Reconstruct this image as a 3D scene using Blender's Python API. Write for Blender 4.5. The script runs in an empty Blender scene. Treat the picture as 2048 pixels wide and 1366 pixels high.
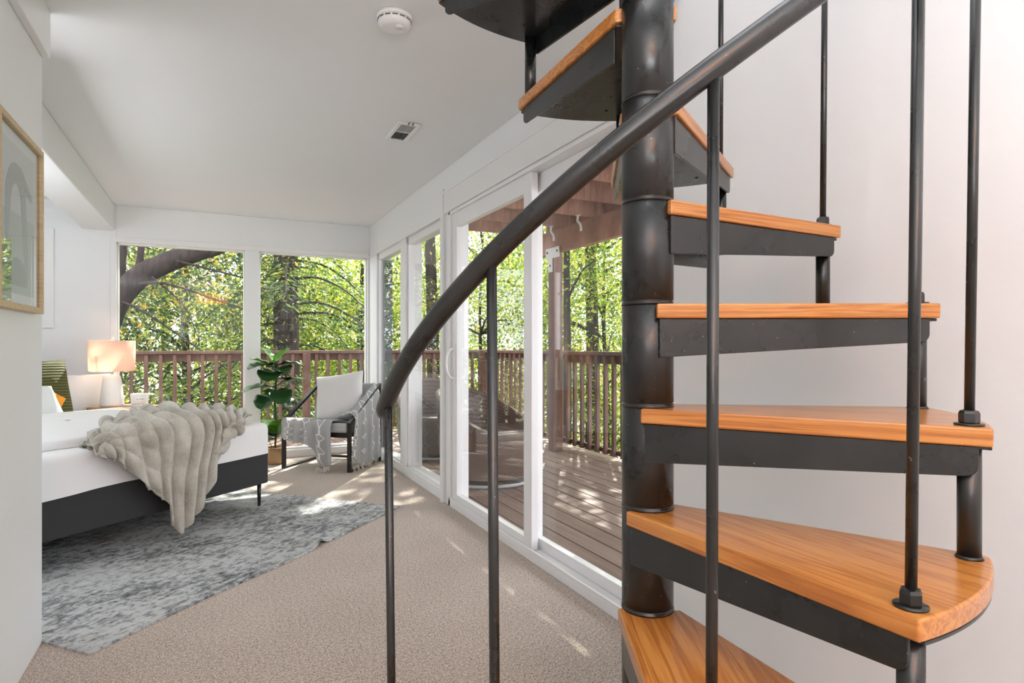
import bpy, bmesh, math, random
import numpy as np
from mathutils import Vector, Matrix, noise

sc = bpy.context.scene
C = sc.collection
PI = math.pi
rad = math.radians
random.seed(7)

# ------------------------------------------------------------------ camera
CH = 1.118
cd = bpy.data.cameras.new('camera')
cam = bpy.data.objects.new('camera', cd)
C.objects.link(cam)
cd.sensor_width = 36.0
cd.lens = 1206.88 / 2048 * 36.0
cd.shift_y = 8.4 / 2048
cd.clip_start = 0.02
cd.clip_end = 300
cam.location = (0, 0, CH)
cam.rotation_euler = (rad(90), 0, rad(-26.2618))
sc.camera = cam

# ------------------------------------------------------------------ world, sun, fill, exposure
w = bpy.data.worlds.new('sky')
sc.world = w
w.use_nodes = True
bg = w.node_tree.nodes['Background']
bg.inputs[0].default_value = (0.92, 0.92, 1.0, 1)
bg.inputs[1].default_value = 3.6

sd = bpy.data.lights.new('sun', 'SUN')
sd.energy = 12.0
sd.angle = rad(0.53)
sd.color = (1.0, 0.95, 0.86)
sun = bpy.data.objects.new('sun', sd)
C.objects.link(sun)
SUN_TO = Vector((0.38, 0.60, 0.70)).normalized()
sun.rotation_euler = SUN_TO.to_track_quat('Z', 'Y').to_euler()

def area(name, loc, direction, sx, sy, power, color=(1, 1, 1)):
    d = bpy.data.lights.new(name, 'AREA')
    d.shape = 'RECTANGLE'
    d.size, d.size_y = sx, sy
    d.energy = power
    d.color = color
    o = bpy.data.objects.new(name, d)
    C.objects.link(o)
    o.location = loc
    o.rotation_euler = (-Vector(direction)).to_track_quat('Z', 'Y').to_euler()
    return o

# unseen fill lights added behind the camera and in the bed alcove, both aimed at the ceiling
area('bounce_fill', (-0.4, -1.3, 1.3), (0, 0, 1), 1.8, 1.8, 122, (0.93, 0.975, 1.0))
area('bounce_fill', (-2.0, 3.6, 1.5), (0, 0, 1), 1.2, 1.6, 38, (0.95, 0.98, 1.0))

vs = sc.view_settings
vs.view_transform = 'Standard'
vs.look = 'None'
vs.gamma = 1.0
vs.use_curve_mapping = False
vs.exposure = 0.43

# ------------------------------------------------------------------ helpers
class MB:
    """collects shapes, then links them as ONE mesh object"""
    def __init__(self):
        self.bm = bmesh.new()
        self.uv = None
    def verts(self, pts):
        return [self.bm.verts.new(p) for p in pts]
    def face(self, vs, smooth=False):
        try:
            f = self.bm.faces.new(vs)
            f.smooth = smooth
            return f
        except ValueError:
            return None
    def box(self, x0, x1, y0, y1, z0, z1, M=None):
        p = [Vector((x, y, z)) for z in (z0, z1) for y in (y0, y1) for x in (x0, x1)]
        if M is not None:
            p = [M @ q for q in p]
        v = self.verts(p)
        for q in ((0, 2, 3, 1), (4, 5, 7, 6), (0, 1, 5, 4), (2, 6, 7, 3), (0, 4, 6, 2), (1, 3, 7, 5)):
            self.face([v[i] for i in q])
        return self
    def prism(self, poly, z0, z1, M=None):
        n = len(poly)
        a = [Vector((x, y, z0)) for x, y in poly]
        b = [Vector((x, y, z1)) for x, y in poly]
        if M is not None:
            a = [M @ q for q in a]
            b = [M @ q for q in b]
        va, vb = self.verts(a), self.verts(b)
        self.face(va[::-1])
        self.face(vb)
        for i in range(n):
            j = (i + 1) % n
            self.face([va[i], va[j], vb[j], vb[i]])
        return self
    def tube(self, pts, r, seg=16, caps=True, flat=False):
        pts = [Vector(p) for p in pts]
        n = len(pts)
        rr = r if isinstance(r, (list, tuple)) else [r] * n
        rings = []
        up = None
        for i in range(n):
            t = (pts[min(i + 1, n - 1)] - pts[max(i - 1, 0)]).normalized()
            if up is None:
                up = Vector((0, 0, 1)) if abs(t.z) < 0.9 else Vector((1, 0, 0))
            x = t.cross(up)
            if x.length < 1e-6:
                x = t.cross(Vector((0, 1, 0)))
            x.normalize()
            y = x.cross(t).normalized()
            up = y
            rings.append(self.verts([pts[i] + (x * math.cos(2 * PI * k / seg) + y * math.sin(2 * PI * k / seg)) * rr[i] for k in range(seg)]))
        for i in range(n - 1):
            for k in range(seg):
                l = (k + 1) % seg
                self.face([rings[i][k], rings[i][l], rings[i + 1][l], rings[i + 1][k]], not flat)
        if caps:
            self.face(rings[0][::-1])
            self.face(rings[-1])
        return self
    def bar(self, p, q, w, h, up=(0, 0, 1)):
        p, q = Vector(p), Vector(q)
        t = (q - p).normalized()
        x = t.cross(Vector(up)).normalized()
        y = x.cross(t).normalized()
        a = self.verts([p + x * sx * w / 2 + y * sy * h / 2 for sx, sy in ((-1, -1), (1, -1), (1, 1), (-1, 1))])
        b = self.verts([q + x * sx * w / 2 + y * sy * h / 2 for sx, sy in ((-1, -1), (1, -1), (1, 1), (-1, 1))])
        self.face(a[::-1]); self.face(b)
        for k in range(4):
            l = (k + 1) % 4
            self.face([a[k], a[l], b[l], b[k]])
        return self
    def lathe(self, prof, seg=48, M=None, smooth=True, close=True):
        rings = []
        for r, z in prof:
            pts = [Vector((r * math.cos(2 * PI * k / seg), r * math.sin(2 * PI * k / seg), z)) for k in range(seg)]
            if M is not None:
                pts = [M @ q for q in pts]
            rings.append(self.verts(pts))
        for i in range(len(prof) - 1):
            for k in range(seg):
                l = (k + 1) % seg
                self.face([rings[i][k], rings[i][l], rings[i + 1][l], rings[i + 1][k]], smooth)
        if close:
            self.face(rings[0][::-1])
            self.face(rings[-1])
        return self
    def grid(self, P, smooth=True, wrap=False, uvs=None):
        """P[i][j] -> point"""
        n, m = len(P), len(P[0])
        V = [self.verts(row) for row in P]
        if uvs is not None and self.uv is None:
            self.uv = self.bm.loops.layers.uv.new('UVMap')
        for i in range(n if wrap else n - 1):
            k = (i + 1) % n
            for j in range(m - 1):
                f = self.face([V[i][j], V[k][j], V[k][j + 1], V[i][j + 1]], smooth)
                if f and uvs is not None:
                    for lp, (a, b) in zip(f.loops, ((i, j), (i + 1, j), (i + 1, j + 1), (i, j + 1))):
                        lp[self.uv].uv = uvs(a, b)
        return V
    def build(self, name, m, parent=None, bevel=0, seg=2, solid=0, loc=None, smooth_bevel=False, normals=True):
        if normals:
            bmesh.ops.recalc_face_normals(self.bm, faces=self.bm.faces)
        me = bpy.data.meshes.new(name)
        self.bm.to_mesh(me)
        self.bm.free()
        return link(name, me, m, parent, bevel, seg, solid, loc)

def link(name, me, m, parent=None, bevel=0, seg=2, solid=0, loc=None):
    o = bpy.data.objects.new(name, me)
    C.objects.link(o)
    if m is not None:
        me.materials.append(m)
    if parent is not None:
        o.parent = parent
    if loc is not None:
        o.location = loc
    if solid:
        s = o.modifiers.new('solid', 'SOLIDIFY')
        s.thickness = solid
        s.offset = 0
    if bevel:
        b = o.modifiers.new('bevel', 'BEVEL')
        b.width = bevel
        b.segments = seg
        b.limit_method = 'ANGLE'
        b.angle_limit = rad(40)
    return o

def tag(o, label, cat, group=None, kind=None):
    o['label'] = label
    o['category'] = cat
    if group:
        o['group'] = group
    if kind:
        o['kind'] = kind
    return o

def empty(name, loc, rz=0):
    o = bpy.data.objects.new(name, None)
    C.objects.link(o)
    o.location = loc
    o.rotation_euler = (0, 0, rz)
    o.empty_display_size = 0.1
    return o

def thing(name, label, cat, loc=(0, 0, 0), rz=0, group=None):
    return tag(empty(name, loc, rz), label, cat, group)

def struct(o):
    o['kind'] = 'structure'
    return o

def copy_tree(o, parent=None):
    c = o.copy()
    C.objects.link(c)
    if parent is not None:
        c.parent = parent
    for ch in [x for x in o.children]:
        copy_tree(ch, c)
    return c

def catmull(P, t):
    """P list of Vectors, t in 0..1"""
    n = len(P) - 1
    f = min(max(t, 0), 1) * n
    i = min(int(f), n - 1)
    f -= i
    p0, p1, p2, p3 = P[max(i - 1, 0)], P[i], P[i + 1], P[min(i + 2, n)]
    return 0.5 * ((2 * p1) + (p2 - p0) * f + (2 * p0 - 5 * p1 + 4 * p2 - p3) * f * f + (3 * p1 - p0 - 3 * p2 + p3) * f ** 3)

def smooth_path(P, n):
    P = [Vector(p) for p in P]
    return [catmull(P, i / (n - 1)) for i in range(n)]

# ------------------------------------------------------------------ materials
class Nodes:
    def __init__(self, name):
        self.m = bpy.data.materials.new(name)
        self.m.use_nodes = True
        self.t = self.m.node_tree
        self.N = self.t.nodes
        self.L = self.t.links
        self.bsdf = self.N['Principled BSDF']
        self.out = self.N['Material Output']
    def n(self, typ, **kw):
        x = self.N.new(typ)
        for k, v in kw.items():
            if k.startswith('i_'):
                key = k[2:]
                key = int(key) if key.isdigit() else key.replace('_', ' ')
                s = x.inputs[key]
                if hasattr(v, 'is_output'):
                    self.L.new(v, s)
                else:
                    s.default_value = v
            else:
                setattr(x, k, v)
        return x
    def math(self, op, a, b=None, c=None):
        x = self.N.new('ShaderNodeMath')
        x.operation = op
        for i, v in enumerate((a, b, c)):
            if v is None:
                continue
            if hasattr(v, 'is_output'):
                self.L.new(v, x.inputs[i])
            else:
                x.inputs[i].default_value = v
        return x.outputs[0]
    def ramp(self, fac, stops, interp='LINEAR'):
        x = self.N.new('ShaderNodeValToRGB')
        x.color_ramp.interpolation = interp
        el = x.color_ramp.elements
        while len(el) > 1:
            el.remove(el[-1])
        el[0].position, el[0].color = stops[0][0], (*stops[0][1], 1)
        for p, c in stops[1:]:
            e = el.new(p)
            e.color = (*c, 1)
        self.L.new(fac, x.inputs[0])
        return x.outputs[0]
    def set(self, name, v):
        s = self.bsdf.inputs[name]
        if hasattr(v, 'is_output'):
            self.L.new(v, s)
        else:
            s.default_value = v
    def mix(self, fac, a, b, blend='MIX'):
        x = self.N.new('ShaderNodeMix')
        x.data_type = 'RGBA'
        x.blend_type = blend
        for s, v in ((x.inputs[0], fac), (x.inputs[6], a), (x.inputs[7], b)):
            if hasattr(v, 'is_output'):
                self.L.new(v, s)
            else:
                s.default_value = v if not isinstance(v, tuple) else (*v, 1)
        return x.outputs[2]
    def bump(self, h, strength=0.3, dist=0.01):
        b = self.n('ShaderNodeBump', i_Strength=strength, i_Distance=dist)
        self.L.new(h, b.inputs['Height'])
        self.L.new(b.outputs[0], self.bsdf.inputs['Normal'])
        return b
    def obj(self, scale=(1, 1, 1), rot=(0, 0, 0), rnd=0.0):
        tc = self.n('ShaderNodeTexCoord')
        v = tc.outputs['Object']
        if rnd:
            oi = self.n('ShaderNodeObjectInfo')
            cb = self.n('ShaderNodeVectorMath', operation='SCALE')
            cx = self.n('ShaderNodeCombineXYZ')
            r = self.math('MULTIPLY', oi.outputs['Random'], rnd)
            for k in range(3):
                self.L.new(r, cx.inputs[k])
            ad = self.n('ShaderNodeVectorMath', operation='ADD')
            self.L.new(v, ad.inputs[0])
            self.L.new(cx.outputs[0], ad.inputs[1])
            v = ad.outputs[0]
        mp = self.n('ShaderNodeMapping')
        mp.inputs['Scale'].default_value = scale
        mp.inputs['Rotation'].default_value = rot
        self.L.new(v, mp.inputs[0])
        return mp.outputs[0]
    def noise(self, vec, scale, detail=3, rough=0.5, dist=0.0):
        x = self.n('ShaderNodeTexNoise', i_Scale=scale, i_Detail=detail, i_Roughness=rough, i_Distortion=dist)
        self.L.new(vec, x.inputs['Vector'])
        return x.outputs['Fac']

def plain(name, col, rough=0.5, metal=0.0, bump=None, **kw):
    g = Nodes(name)
    g.set('Base Color', (*col, 1))
    g.set('Roughness', rough)
    g.set('Metallic', metal)
    for k, v in kw.items():
        g.set(k.replace('_', ' '), v)
    if bump:
        g.bump(g.noise(g.obj(), bump[0], 4), bump[1], bump[2])
    return g.m

M = {}
M['wall'] = plain('wall_paint', (0.825, 0.84, 0.85), 0.45, bump=(9, 0.25, 0.012))
M['ceil'] = plain('ceiling_paint', (0.83, 0.84, 0.85), 0.7, bump=(8, 0.2, 0.012))
M['trim'] = plain('white_trim', (0.83, 0.83, 0.83), 0.3)
M['vinyl'] = plain('white_vinyl', (0.85, 0.85, 0.86), 0.28)
M['plastic'] = plain('white_plastic', (0.84, 0.84, 0.84), 0.35)
M['grille_dark'] = plain('dark_grille', (0.12, 0.12, 0.12), 0.6)
M['grille_grey'] = plain('grey_grille', (0.5, 0.5, 0.5), 0.6)
M['linen'] = plain('white_linen', (0.86, 0.86, 0.86), 0.8, bump=(14, 0.15, 0.02))
M['charcoal'] = plain('charcoal_fabric', (0.035, 0.036, 0.038), 0.9, bump=(400, 0.3, 0.002))
M['black_metal'] = plain('black_metal', (0.012, 0.012, 0.012), 0.4)
M['dark_frame'] = plain('dark_chair_frame', (0.014, 0.012, 0.012), 0.35)
M['chair_grey'] = plain('grey_upholstery', (0.40, 0.41, 0.41), 0.85, bump=(350, 0.3, 0.002))
M['pillow_white'] = plain('off_white_cotton', (0.75, 0.75, 0.75), 0.85, bump=(300, 0.2, 0.002))
M['pillow_pale'] = plain('pale_blue_white_cotton', (0.75, 0.77, 0.76), 0.85, bump=(60, 0.4, 0.006))
M['ceramic'] = plain('white_ceramic', (0.80, 0.79, 0.78), 0.4)
M['candle'] = plain('candle_glass', (0.78, 0.77, 0.77), 0.15)
M['print'] = plain('grey_print', (0.4, 0.4, 0.4), 0.6)
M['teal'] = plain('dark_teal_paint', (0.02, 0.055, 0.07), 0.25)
M['galv'] = plain('galvanised_steel', (0.55, 0.54, 0.53), 0.5, 0.4)
M['rubber_grey'] = plain('grey_tube', (0.35, 0.35, 0.36), 0.4)
M['orange_cloth'] = plain('orange_cloth', (0.75, 0.28, 0.02), 0.9, bump=(120, 0.5, 0.004))
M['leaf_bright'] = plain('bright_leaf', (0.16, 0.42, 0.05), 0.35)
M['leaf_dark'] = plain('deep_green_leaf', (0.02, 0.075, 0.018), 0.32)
M['stem'] = plain('plant_stem', (0.06, 0.045, 0.025), 0.7)
M['seam'] = plain('brown_sealant', (0.018, 0.010, 0.008), 0.12)

def mat_green_pillow():
    g = Nodes('green_ribbed_velvet')
    v = g.obj((1, 1, 1))
    wv = g.n('ShaderNodeTexWave', wave_type='BANDS', bands_direction='Z', i_Scale=14.0, i_Distortion=1.0)
    g.L.new(v, wv.inputs[0])
    g.set('Base Color', g.ramp(wv.outputs['Fac'], [(0, (0.03, 0.035, 0.006)), (1, (0.12, 0.12, 0.025))]))
    g.set('Roughness', 0.8)
    g.set('Sheen Weight', 0.05)
    g.bump(wv.outputs['Fac'], 0.6, 0.01)
    return g.m
M['green_rib'] = mat_green_pillow()

def mat_carpet():
    g = Nodes('taupe_carpet')
    v = g.obj()
    a = g.noise(v, 190, 1, 0.5)
    b = g.noise(v, 75, 2, 0.6)
    c = g.noise(v, 3.0, 2)
    f = g.math('ADD', g.math('MULTIPLY', a, 0.68), g.math('MULTIPLY', b, 0.32))
    col = g.ramp(f, [(0.36, (0.12, 0.085, 0.06)), (0.44, (0.34, 0.27, 0.215)), (0.52, (0.53, 0.445, 0.38)), (0.62, (0.78, 0.69, 0.62))])
    col = g.mix(0.25, col, g.ramp(c, [(0.3, (0.40, 0.33, 0.275)), (0.7, (0.58, 0.49, 0.425))]))
    g.set('Base Color', col)
    g.set('Roughness', 1.0)
    g.set('Sheen Weight', 0.15)
    g.bump(f, 0.5, 0.012)
    return g.m
M['carpet'] = mat_carpet()

def mat_rug():
    g = Nodes('distressed_grey_rug')
    v1 = g.obj((6, 14, 1))
    v2 = g.obj((13, 6.0, 1))
    v3 = g.obj()
    a = g.noise(v1, 2.6, 9, 0.78, 0.6)
    b = g.noise(v2, 2.6, 9, 0.78, 0.6)
    c = g.noise(v3, 2.2, 4, 0.65)
    d = g.noise(v3, 160, 2, 0.6)
    f = g.math('ADD', g.math('ADD', g.math('MULTIPLY', a, 0.62), g.math('MULTIPLY', b, 0.28)), g.math('ADD', g.math('MULTIPLY', c, 0.34), g.math('MULTIPLY', d, 0.06)))
    col = g.ramp(f, [(0.50, (0.60, 0.615, 0.615)), (0.625, (0.50, 0.515, 0.515)), (0.672, (0.26, 0.27, 0.275)), (0.735, (0.09, 0.095, 0.10))])
    tint = g.noise(v3, 1.4, 2)
    col = g.mix(g.ramp(tint, [(0.55, (0, 0, 0)), (0.75, (0.35, 0.35, 0.35))]), col, (0.34, 0.33, 0.25))
    g.set('Base Color', col)
    g.set('Roughness', 0.95)
    g.bump(d, 0.4, 0.006)
    return g.m
M['rug'] = mat_rug()
M['rug_back'] = plain('beige_rug_backing', (0.5, 0.44, 0.36), 0.9)

def mat_wood(name, c0, c1, c2, rough=0.28, scale=1.0, coat=0.3, axis='x', rnd=3.0):
    g = Nodes(name)
    sx = (1.2, 26, 26) if axis == 'x' else ((26, 1.2, 26) if axis == 'y' else (26, 26, 1.2))
    sx = tuple(k * scale for k in sx)
    v = g.obj(sx, rnd=rnd)
    a = g.noise(v, 1.0, 4, 0.55, 0.8)
    fine = g.noise(g.obj(tuple(k * 5 for k in sx), rnd=rnd), 1.0, 3, 0.6)
    ring = g.math('SINE', g.math('MULTIPLY', a, 46.0))
    ring = g.math('MULTIPLY', g.math('ADD', ring, 1.0), 0.5)
    f = g.math('ADD', g.math('MULTIPLY', ring, 0.45), g.math('MULTIPLY', fine, 0.6))
    g.set('Base Color', g.ramp(f, [(0.2, c0), (0.5, c1), (0.85, c2)]))
    g.set('Roughness', rough)
    g.set('Coat Weight', coat)
    g.set('Coat Roughness', 0.15)
    g.bump(f, 0.08, 0.003)
    return g.m
M['oak'] = mat_wood('orange_oak', (0.34, 0.112, 0.020), (0.50, 0.190, 0.038), (0.58, 0.255, 0.062))
M['oak_pale'] = mat_wood('pale_oak', (0.50, 0.36, 0.2), (0.58, 0.44, 0.27), (0.64, 0.5, 0.33), 0.5, coat=0)
M['oak_stand'] = mat_wood('honey_oak', (0.42, 0.22, 0.09), (0.52, 0.29, 0.13), (0.58, 0.34, 0.17), 0.4, coat=0.1)

def mat_steel():
    g = Nodes('worn_black_steel')
    v = g.obj(rnd=5.0)
    blot = g.noise(v, 7, 5, 0.6)
    speck = g.noise(v, 120, 2, 0.5)
    scr = g.noise(g.obj((90, 90, 14), rnd=5.0), 1.0, 3, 0.6)
    base = g.ramp(blot, [(0.35, (0.006, 0.007, 0.007)), (0.6, (0.014, 0.015, 0.015)), (0.8, (0.026, 0.023, 0.022))])
    sp = g.ramp(speck, [(0.735, (0, 0, 0)), (0.76, (1, 1, 1))])
    ss = g.ramp(scr, [(0.74, (0, 0, 0)), (0.80, (0.6, 0.6, 0.6))])
    col = g.mix(sp, base, (0.20, 0.19, 0.18))
    col = g.mix(ss, col, (0.09, 0.075, 0.065))
    g.set('Base Color', col)
    g.set('Roughness', g.ramp(blot, [(0.3, (0.24, 0.24, 0.24)), (0.7, (0.33, 0.33, 0.33))]))
    g.set('Specular IOR Level', 0.6)
    g.bump(g.noise(v, 40, 3), 0.05, 0.003)
    return g.m
M['steel'] = mat_steel()

def mat_redwood(name='stained_redwood', k=1.0):
    g = Nodes(name)
    v = g.obj((3, 3, 3), rnd=7.0)
    a = g.noise(g.obj((30, 3, 3), rnd=7.0), 1.0, 5, 0.6)
    b = g.noise(v, 1.2, 4)
    f = g.math('ADD', g.math('MULTIPLY', a, 0.5), g.math('MULTIPLY', b, 0.5))
    g.set('Base Color', g.ramp(f, [(0.35, tuple(k * c for c in (0.085, 0.042, 0.030))), (0.55, tuple(k * c for c in (0.155, 0.083, 0.062))), (0.7, tuple(k * c for c in (0.22, 0.125, 0.098)))]))
    g.set('Roughness', 0.75)
    return g.m
M['redwood'] = mat_redwood()
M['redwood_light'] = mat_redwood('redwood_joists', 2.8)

def mat_deck():
    g = Nodes('weathered_deck_boards')
    geo = g.n('ShaderNodeNewGeometry')
    r = geo.outputs['Random Per Island']
    v = g.obj((20, 1.4, 1))
    cx = g.n('ShaderNodeCombineXYZ')
    g.L.new(g.math('MULTIPLY', r, 40.0), cx.inputs[1])
    ad = g.n('ShaderNodeVectorMath', operation='ADD')
    g.L.new(v, ad.inputs[0]); g.L.new(cx.outputs[0], ad.inputs[1])
    a = g.noise(ad.outputs[0], 1.2, 5, 0.6)
    kn = g.noise(g.obj((9, 5, 1)), 1.0, 2)
    col = g.ramp(a, [(0.3, (0.10, 0.054, 0.040)), (0.5, (0.165, 0.098, 0.075)), (0.7, (0.25, 0.165, 0.132))])
    col = g.mix(g.math('MULTIPLY', r, 0.4), col, (0.28, 0.20, 0.165))
    col = g.mix(g.ramp(kn, [(0.74, (0, 0, 0)), (0.78, (0.8, 0.8, 0.8))]), col, (0.06, 0.03, 0.02))
    g.set('Base Color', col)
    g.set('Roughness', 0.6)
    return g.m
M['deck'] = mat_deck()

def mat_glass():
    g = Nodes('window_glass')
    g.N.remove(g.bsdf)
    tr = g.n('ShaderNodeBsdfTransparent')
    tr.inputs[0].default_value = (0.97, 0.985, 0.975, 1)
    gl = g.n('ShaderNodeBsdfGlossy')
    gl.inputs['Roughness'].default_value = 0.0
    geo = g.n('ShaderNodeNewGeometry')
    ior = g.math('ADD', 1.3, g.math('MULTIPLY', geo.outputs['Backfacing'], 1 / 1.3 - 1.3))   # thin pane: same reflection from both sides
    fr = g.n('ShaderNodeFresnel', i_IOR=ior)
    mx = g.n('ShaderNodeMixShader')
    g.L.new(fr.outputs[0], mx.inputs[0])
    g.L.new(tr.outputs[0], mx.inputs[1])
    g.L.new(gl.outputs[0], mx.inputs[2])
    g.L.new(mx.outputs[0], g.out.inputs[0])
    return g.m
M['glass'] = mat_glass()

def mat_shade():
    g = Nodes('lamp_shade_linen')
    g.set('Base Color', (0.86, 0.77, 0.70, 1))
    g.set('Roughness', 0.9)
    tl = g.n('ShaderNodeBsdfTranslucent')
    tl.inputs[0].default_value = (0.95, 0.75, 0.63, 1)
    mx = g.n('ShaderNodeMixShader', i_0=0.55)
    g.L.new(g.bsdf.outputs[0], mx.inputs[1])
    g.L.new(tl.outputs[0], mx.inputs[2])
    g.L.new(mx.outputs[0], g.out.inputs[0])
    g.bump(g.noise(g.obj((200, 200, 200)), 1.0), 0.15, 0.002)
    return g.m
M['shade'] = mat_shade()

def mat_emit(name, col, s):
    g = Nodes(name)
    g.set('Base Color', (*col, 1))
    g.set('Emission Color', (*col, 1))
    g.set('Emission Strength', s)
    return g.m
M['bulb'] = mat_emit('warm_bulb', (1.0, 0.72, 0.54), 14)
M['drum'] = mat_emit('warm_drum_shade', (1.0, 0.42, 0.16), 6.5)

def mat_leaves(name, stops, trans=0.5, rough=0.5):
    g = Nodes(name)
    geo = g.n('ShaderNodeNewGeometry')
    col = g.ramp(geo.outputs['Random Per Island'], stops)
    g.set('Base Color', col)
    g.set('Roughness', rough)
    tl = g.n('ShaderNodeBsdfTranslucent')
    g.L.new(g.mix(1.0, col, (1.35, 1.3, 0.8), 'MULTIPLY'), tl.inputs[0])
    mx = g.n('ShaderNodeMixShader', i_0=trans)
    g.L.new(g.bsdf.outputs[0], mx.inputs[1])
    g.L.new(tl.outputs[0], mx.inputs[2])
    g.L.new(mx.outputs[0], g.out.inputs[0])
    return g.m
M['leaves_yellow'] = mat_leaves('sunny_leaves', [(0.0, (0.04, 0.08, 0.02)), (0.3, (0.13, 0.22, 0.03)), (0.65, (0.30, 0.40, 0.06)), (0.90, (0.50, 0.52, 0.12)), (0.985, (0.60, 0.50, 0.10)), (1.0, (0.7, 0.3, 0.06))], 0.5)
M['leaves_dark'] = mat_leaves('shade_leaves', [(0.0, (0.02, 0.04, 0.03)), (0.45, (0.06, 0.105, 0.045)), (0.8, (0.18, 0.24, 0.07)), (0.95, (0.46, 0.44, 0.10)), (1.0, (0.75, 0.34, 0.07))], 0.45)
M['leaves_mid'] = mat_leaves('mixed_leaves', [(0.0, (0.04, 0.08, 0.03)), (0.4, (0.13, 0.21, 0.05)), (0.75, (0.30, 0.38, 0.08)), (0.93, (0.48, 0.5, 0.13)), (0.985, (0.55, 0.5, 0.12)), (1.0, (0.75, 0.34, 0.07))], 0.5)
M['needles'] = mat_leaves('conifer_sprays', [(0.0, (0.03, 0.07, 0.035)), (0.5, (0.09, 0.16, 0.04)), (0.85, (0.2, 0.28, 0.05)), (1.0, (0.42, 0.42, 0.08))], 0.4)

def mat_bark():
    g = Nodes('tree_bark')
    a = g.noise(g.obj((14, 14, 3)), 1.0, 6, 0.65)
    g.set('Base Color', g.ramp(a, [(0.3, (0.010, 0.007, 0.006)), (0.6, (0.04, 0.027, 0.024)), (0.75, (0.085, 0.06, 0.052))]))
    g.set('Roughness', 0.95)
    g.bump(a, 0.8, 0.05)
    return g.m
M['bark'] = mat_bark()

def mat_hill():
    g = Nodes('hillside_undergrowth')
    v = g.obj()
    a = g.noise(v, 2.2, 8, 0.7)
    g.set('Base Color', g.ramp(a, [(0.3, (0.12, 0.15, 0.07)), (0.45, (0.30, 0.34, 0.18)), (0.55, (0.58, 0.56, 0.52)), (0.7, (0.80, 0.77, 0.80))]))
    g.set('Roughness', 1.0)
    g.bump(a, 1.0, 0.4)
    return g.m
M['hill'] = mat_hill()

def mat_wicker():
    g = Nodes('brown_wicker')
    tc = g.n('ShaderNodeTexCoord')
    br = g.n('ShaderNodeTexBrick', i_Scale=1.0, i_Mortar_Size=0.035)
    br.inputs['Brick Width'].default_value = 0.5
    br.inputs['Row Height'].default_value = 0.25
    mp = g.n('ShaderNodeMapping')
    mp.inputs['Scale'].default_value = (40, 8, 1)
    g.L.new(tc.outputs['UV'], mp.inputs[0])
    g.L.new(mp.outputs[0], br.inputs[0])
    col = g.mix(br.outputs['Fac'], (0.15, 0.09, 0.07), (0.012, 0.007, 0.006))
    nz = g.noise(tc.outputs['Object'], 8, 3)
    col = g.mix(g.math('MULTIPLY', nz, 0.5), col, (0.21, 0.145, 0.12))
    g.set('Base Color', col)
    g.set('Roughness', 0.5)
    inv = g.math('SUBTRACT', 1.0, br.outputs['Fac'])
    g.bump(inv, 0.9, 0.012)
    return g.m
M['wicker'] = mat_wicker()

def mat_throw():
    g = Nodes('grey_diamond_throw')
    tc = g.n('ShaderNodeTexCoord')
    sp = g.n('ShaderNodeSeparateXYZ')
    g.L.new(tc.outputs['UV'], sp.inputs[0])
    u = g.math('MULTIPLY', sp.outputs[0], 1.0)
    v = g.math('MULTIPLY', sp.outputs[1], 1.0)
    # columns of chained diamonds: |u mod p| follows a clipped triangle wave in v
    fu = g.math('ABSOLUTE', g.math('SUBTRACT', g.math('FRACT', g.math('MULTIPLY', u, 5.2)), 0.5))
    tv = g.math('ABSOLUTE', g.math('SUBTRACT', g.math('FRACT', g.math('MULTIPLY', v, 6.0)), 0.5))
    tri = g.math('MULTIPLY', g.math('MAXIMUM', g.math('SUBTRACT', tv, 0.22), 0.0), 0.9)
    d = g.math('ABSOLUTE', g.math('SUBTRACT', fu, tri))
    line = g.math('LESS_THAN', d, 0.035)
    weave = g.noise(g.obj(), 220, 2)
    base = g.mix(weave, (0.33, 0.34, 0.35), (0.43, 0.44, 0.445))
    g.set('Base Color', g.mix(line, base, (0.78, 0.78, 0.77)))
    g.set('Roughness', 0.95)
    g.bump(g.math('ADD', weave, line), 0.4, 0.003)
    return g.m
M['throw'] = mat_throw()
M['fringe'] = plain('cream_fringe', (0.66, 0.62, 0.57), 0.9)

def mat_fur():
    g = Nodes('cream_faux_fur')
    v = g.obj()
    a = g.noise(v, 130, 4, 0.7)
    b = g.noise(v, 9, 3)
    f = g.math('ADD', g.math('MULTIPLY', a, 0.45), g.math('MULTIPLY', b, 0.55))
    g.set('Base Color', g.ramp(f, [(0.35, (0.36, 0.335, 0.275)), (0.5, (0.52, 0.495, 0.43)), (0.65, (0.66, 0.64, 0.58))]))
    g.set('Roughness', 1.0)
    g.set('Sheen Weight', 0.5)
    g.bump(a, 0.5, 0.008)
    return g.m
M['fur'] = mat_fur()
M['basket'] = plain('kraft_basket', (0.42, 0.27, 0.14), 0.85, bump=(25, 0.5, 0.01))
M['art_mat'] = plain('art_paper_grey', (0.60, 0.61, 0.63), 0.6)
M['art_border'] = plain('art_mat_board', (0.72, 0.73, 0.75), 0.7)
M['art_dark'] = plain('art_grey_ink', (0.33, 0.35, 0.36), 0.6)
M['art_reflection'] = plain('art_reflection_green', (0.42, 0.49, 0.45), 0.6)  # reflected outdoor green, put into the lower half of the print
M['art_olive'] = plain('art_deep_sage_ink', (0.25, 0.31, 0.27), 0.6)

# ------------------------------------------------------------------ room shell
ZC = 2.377        # ceiling
XR = 1.475        # right wall, inner face
YB = 6.396        # back wall, inner face
XL, YF = -3.3, -3.2

b = MB()
b.box(XL, XR + 0.15, YF, YB + 0.15, -0.04, 0)
struct(b.build('floor', M['carpet']))

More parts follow.
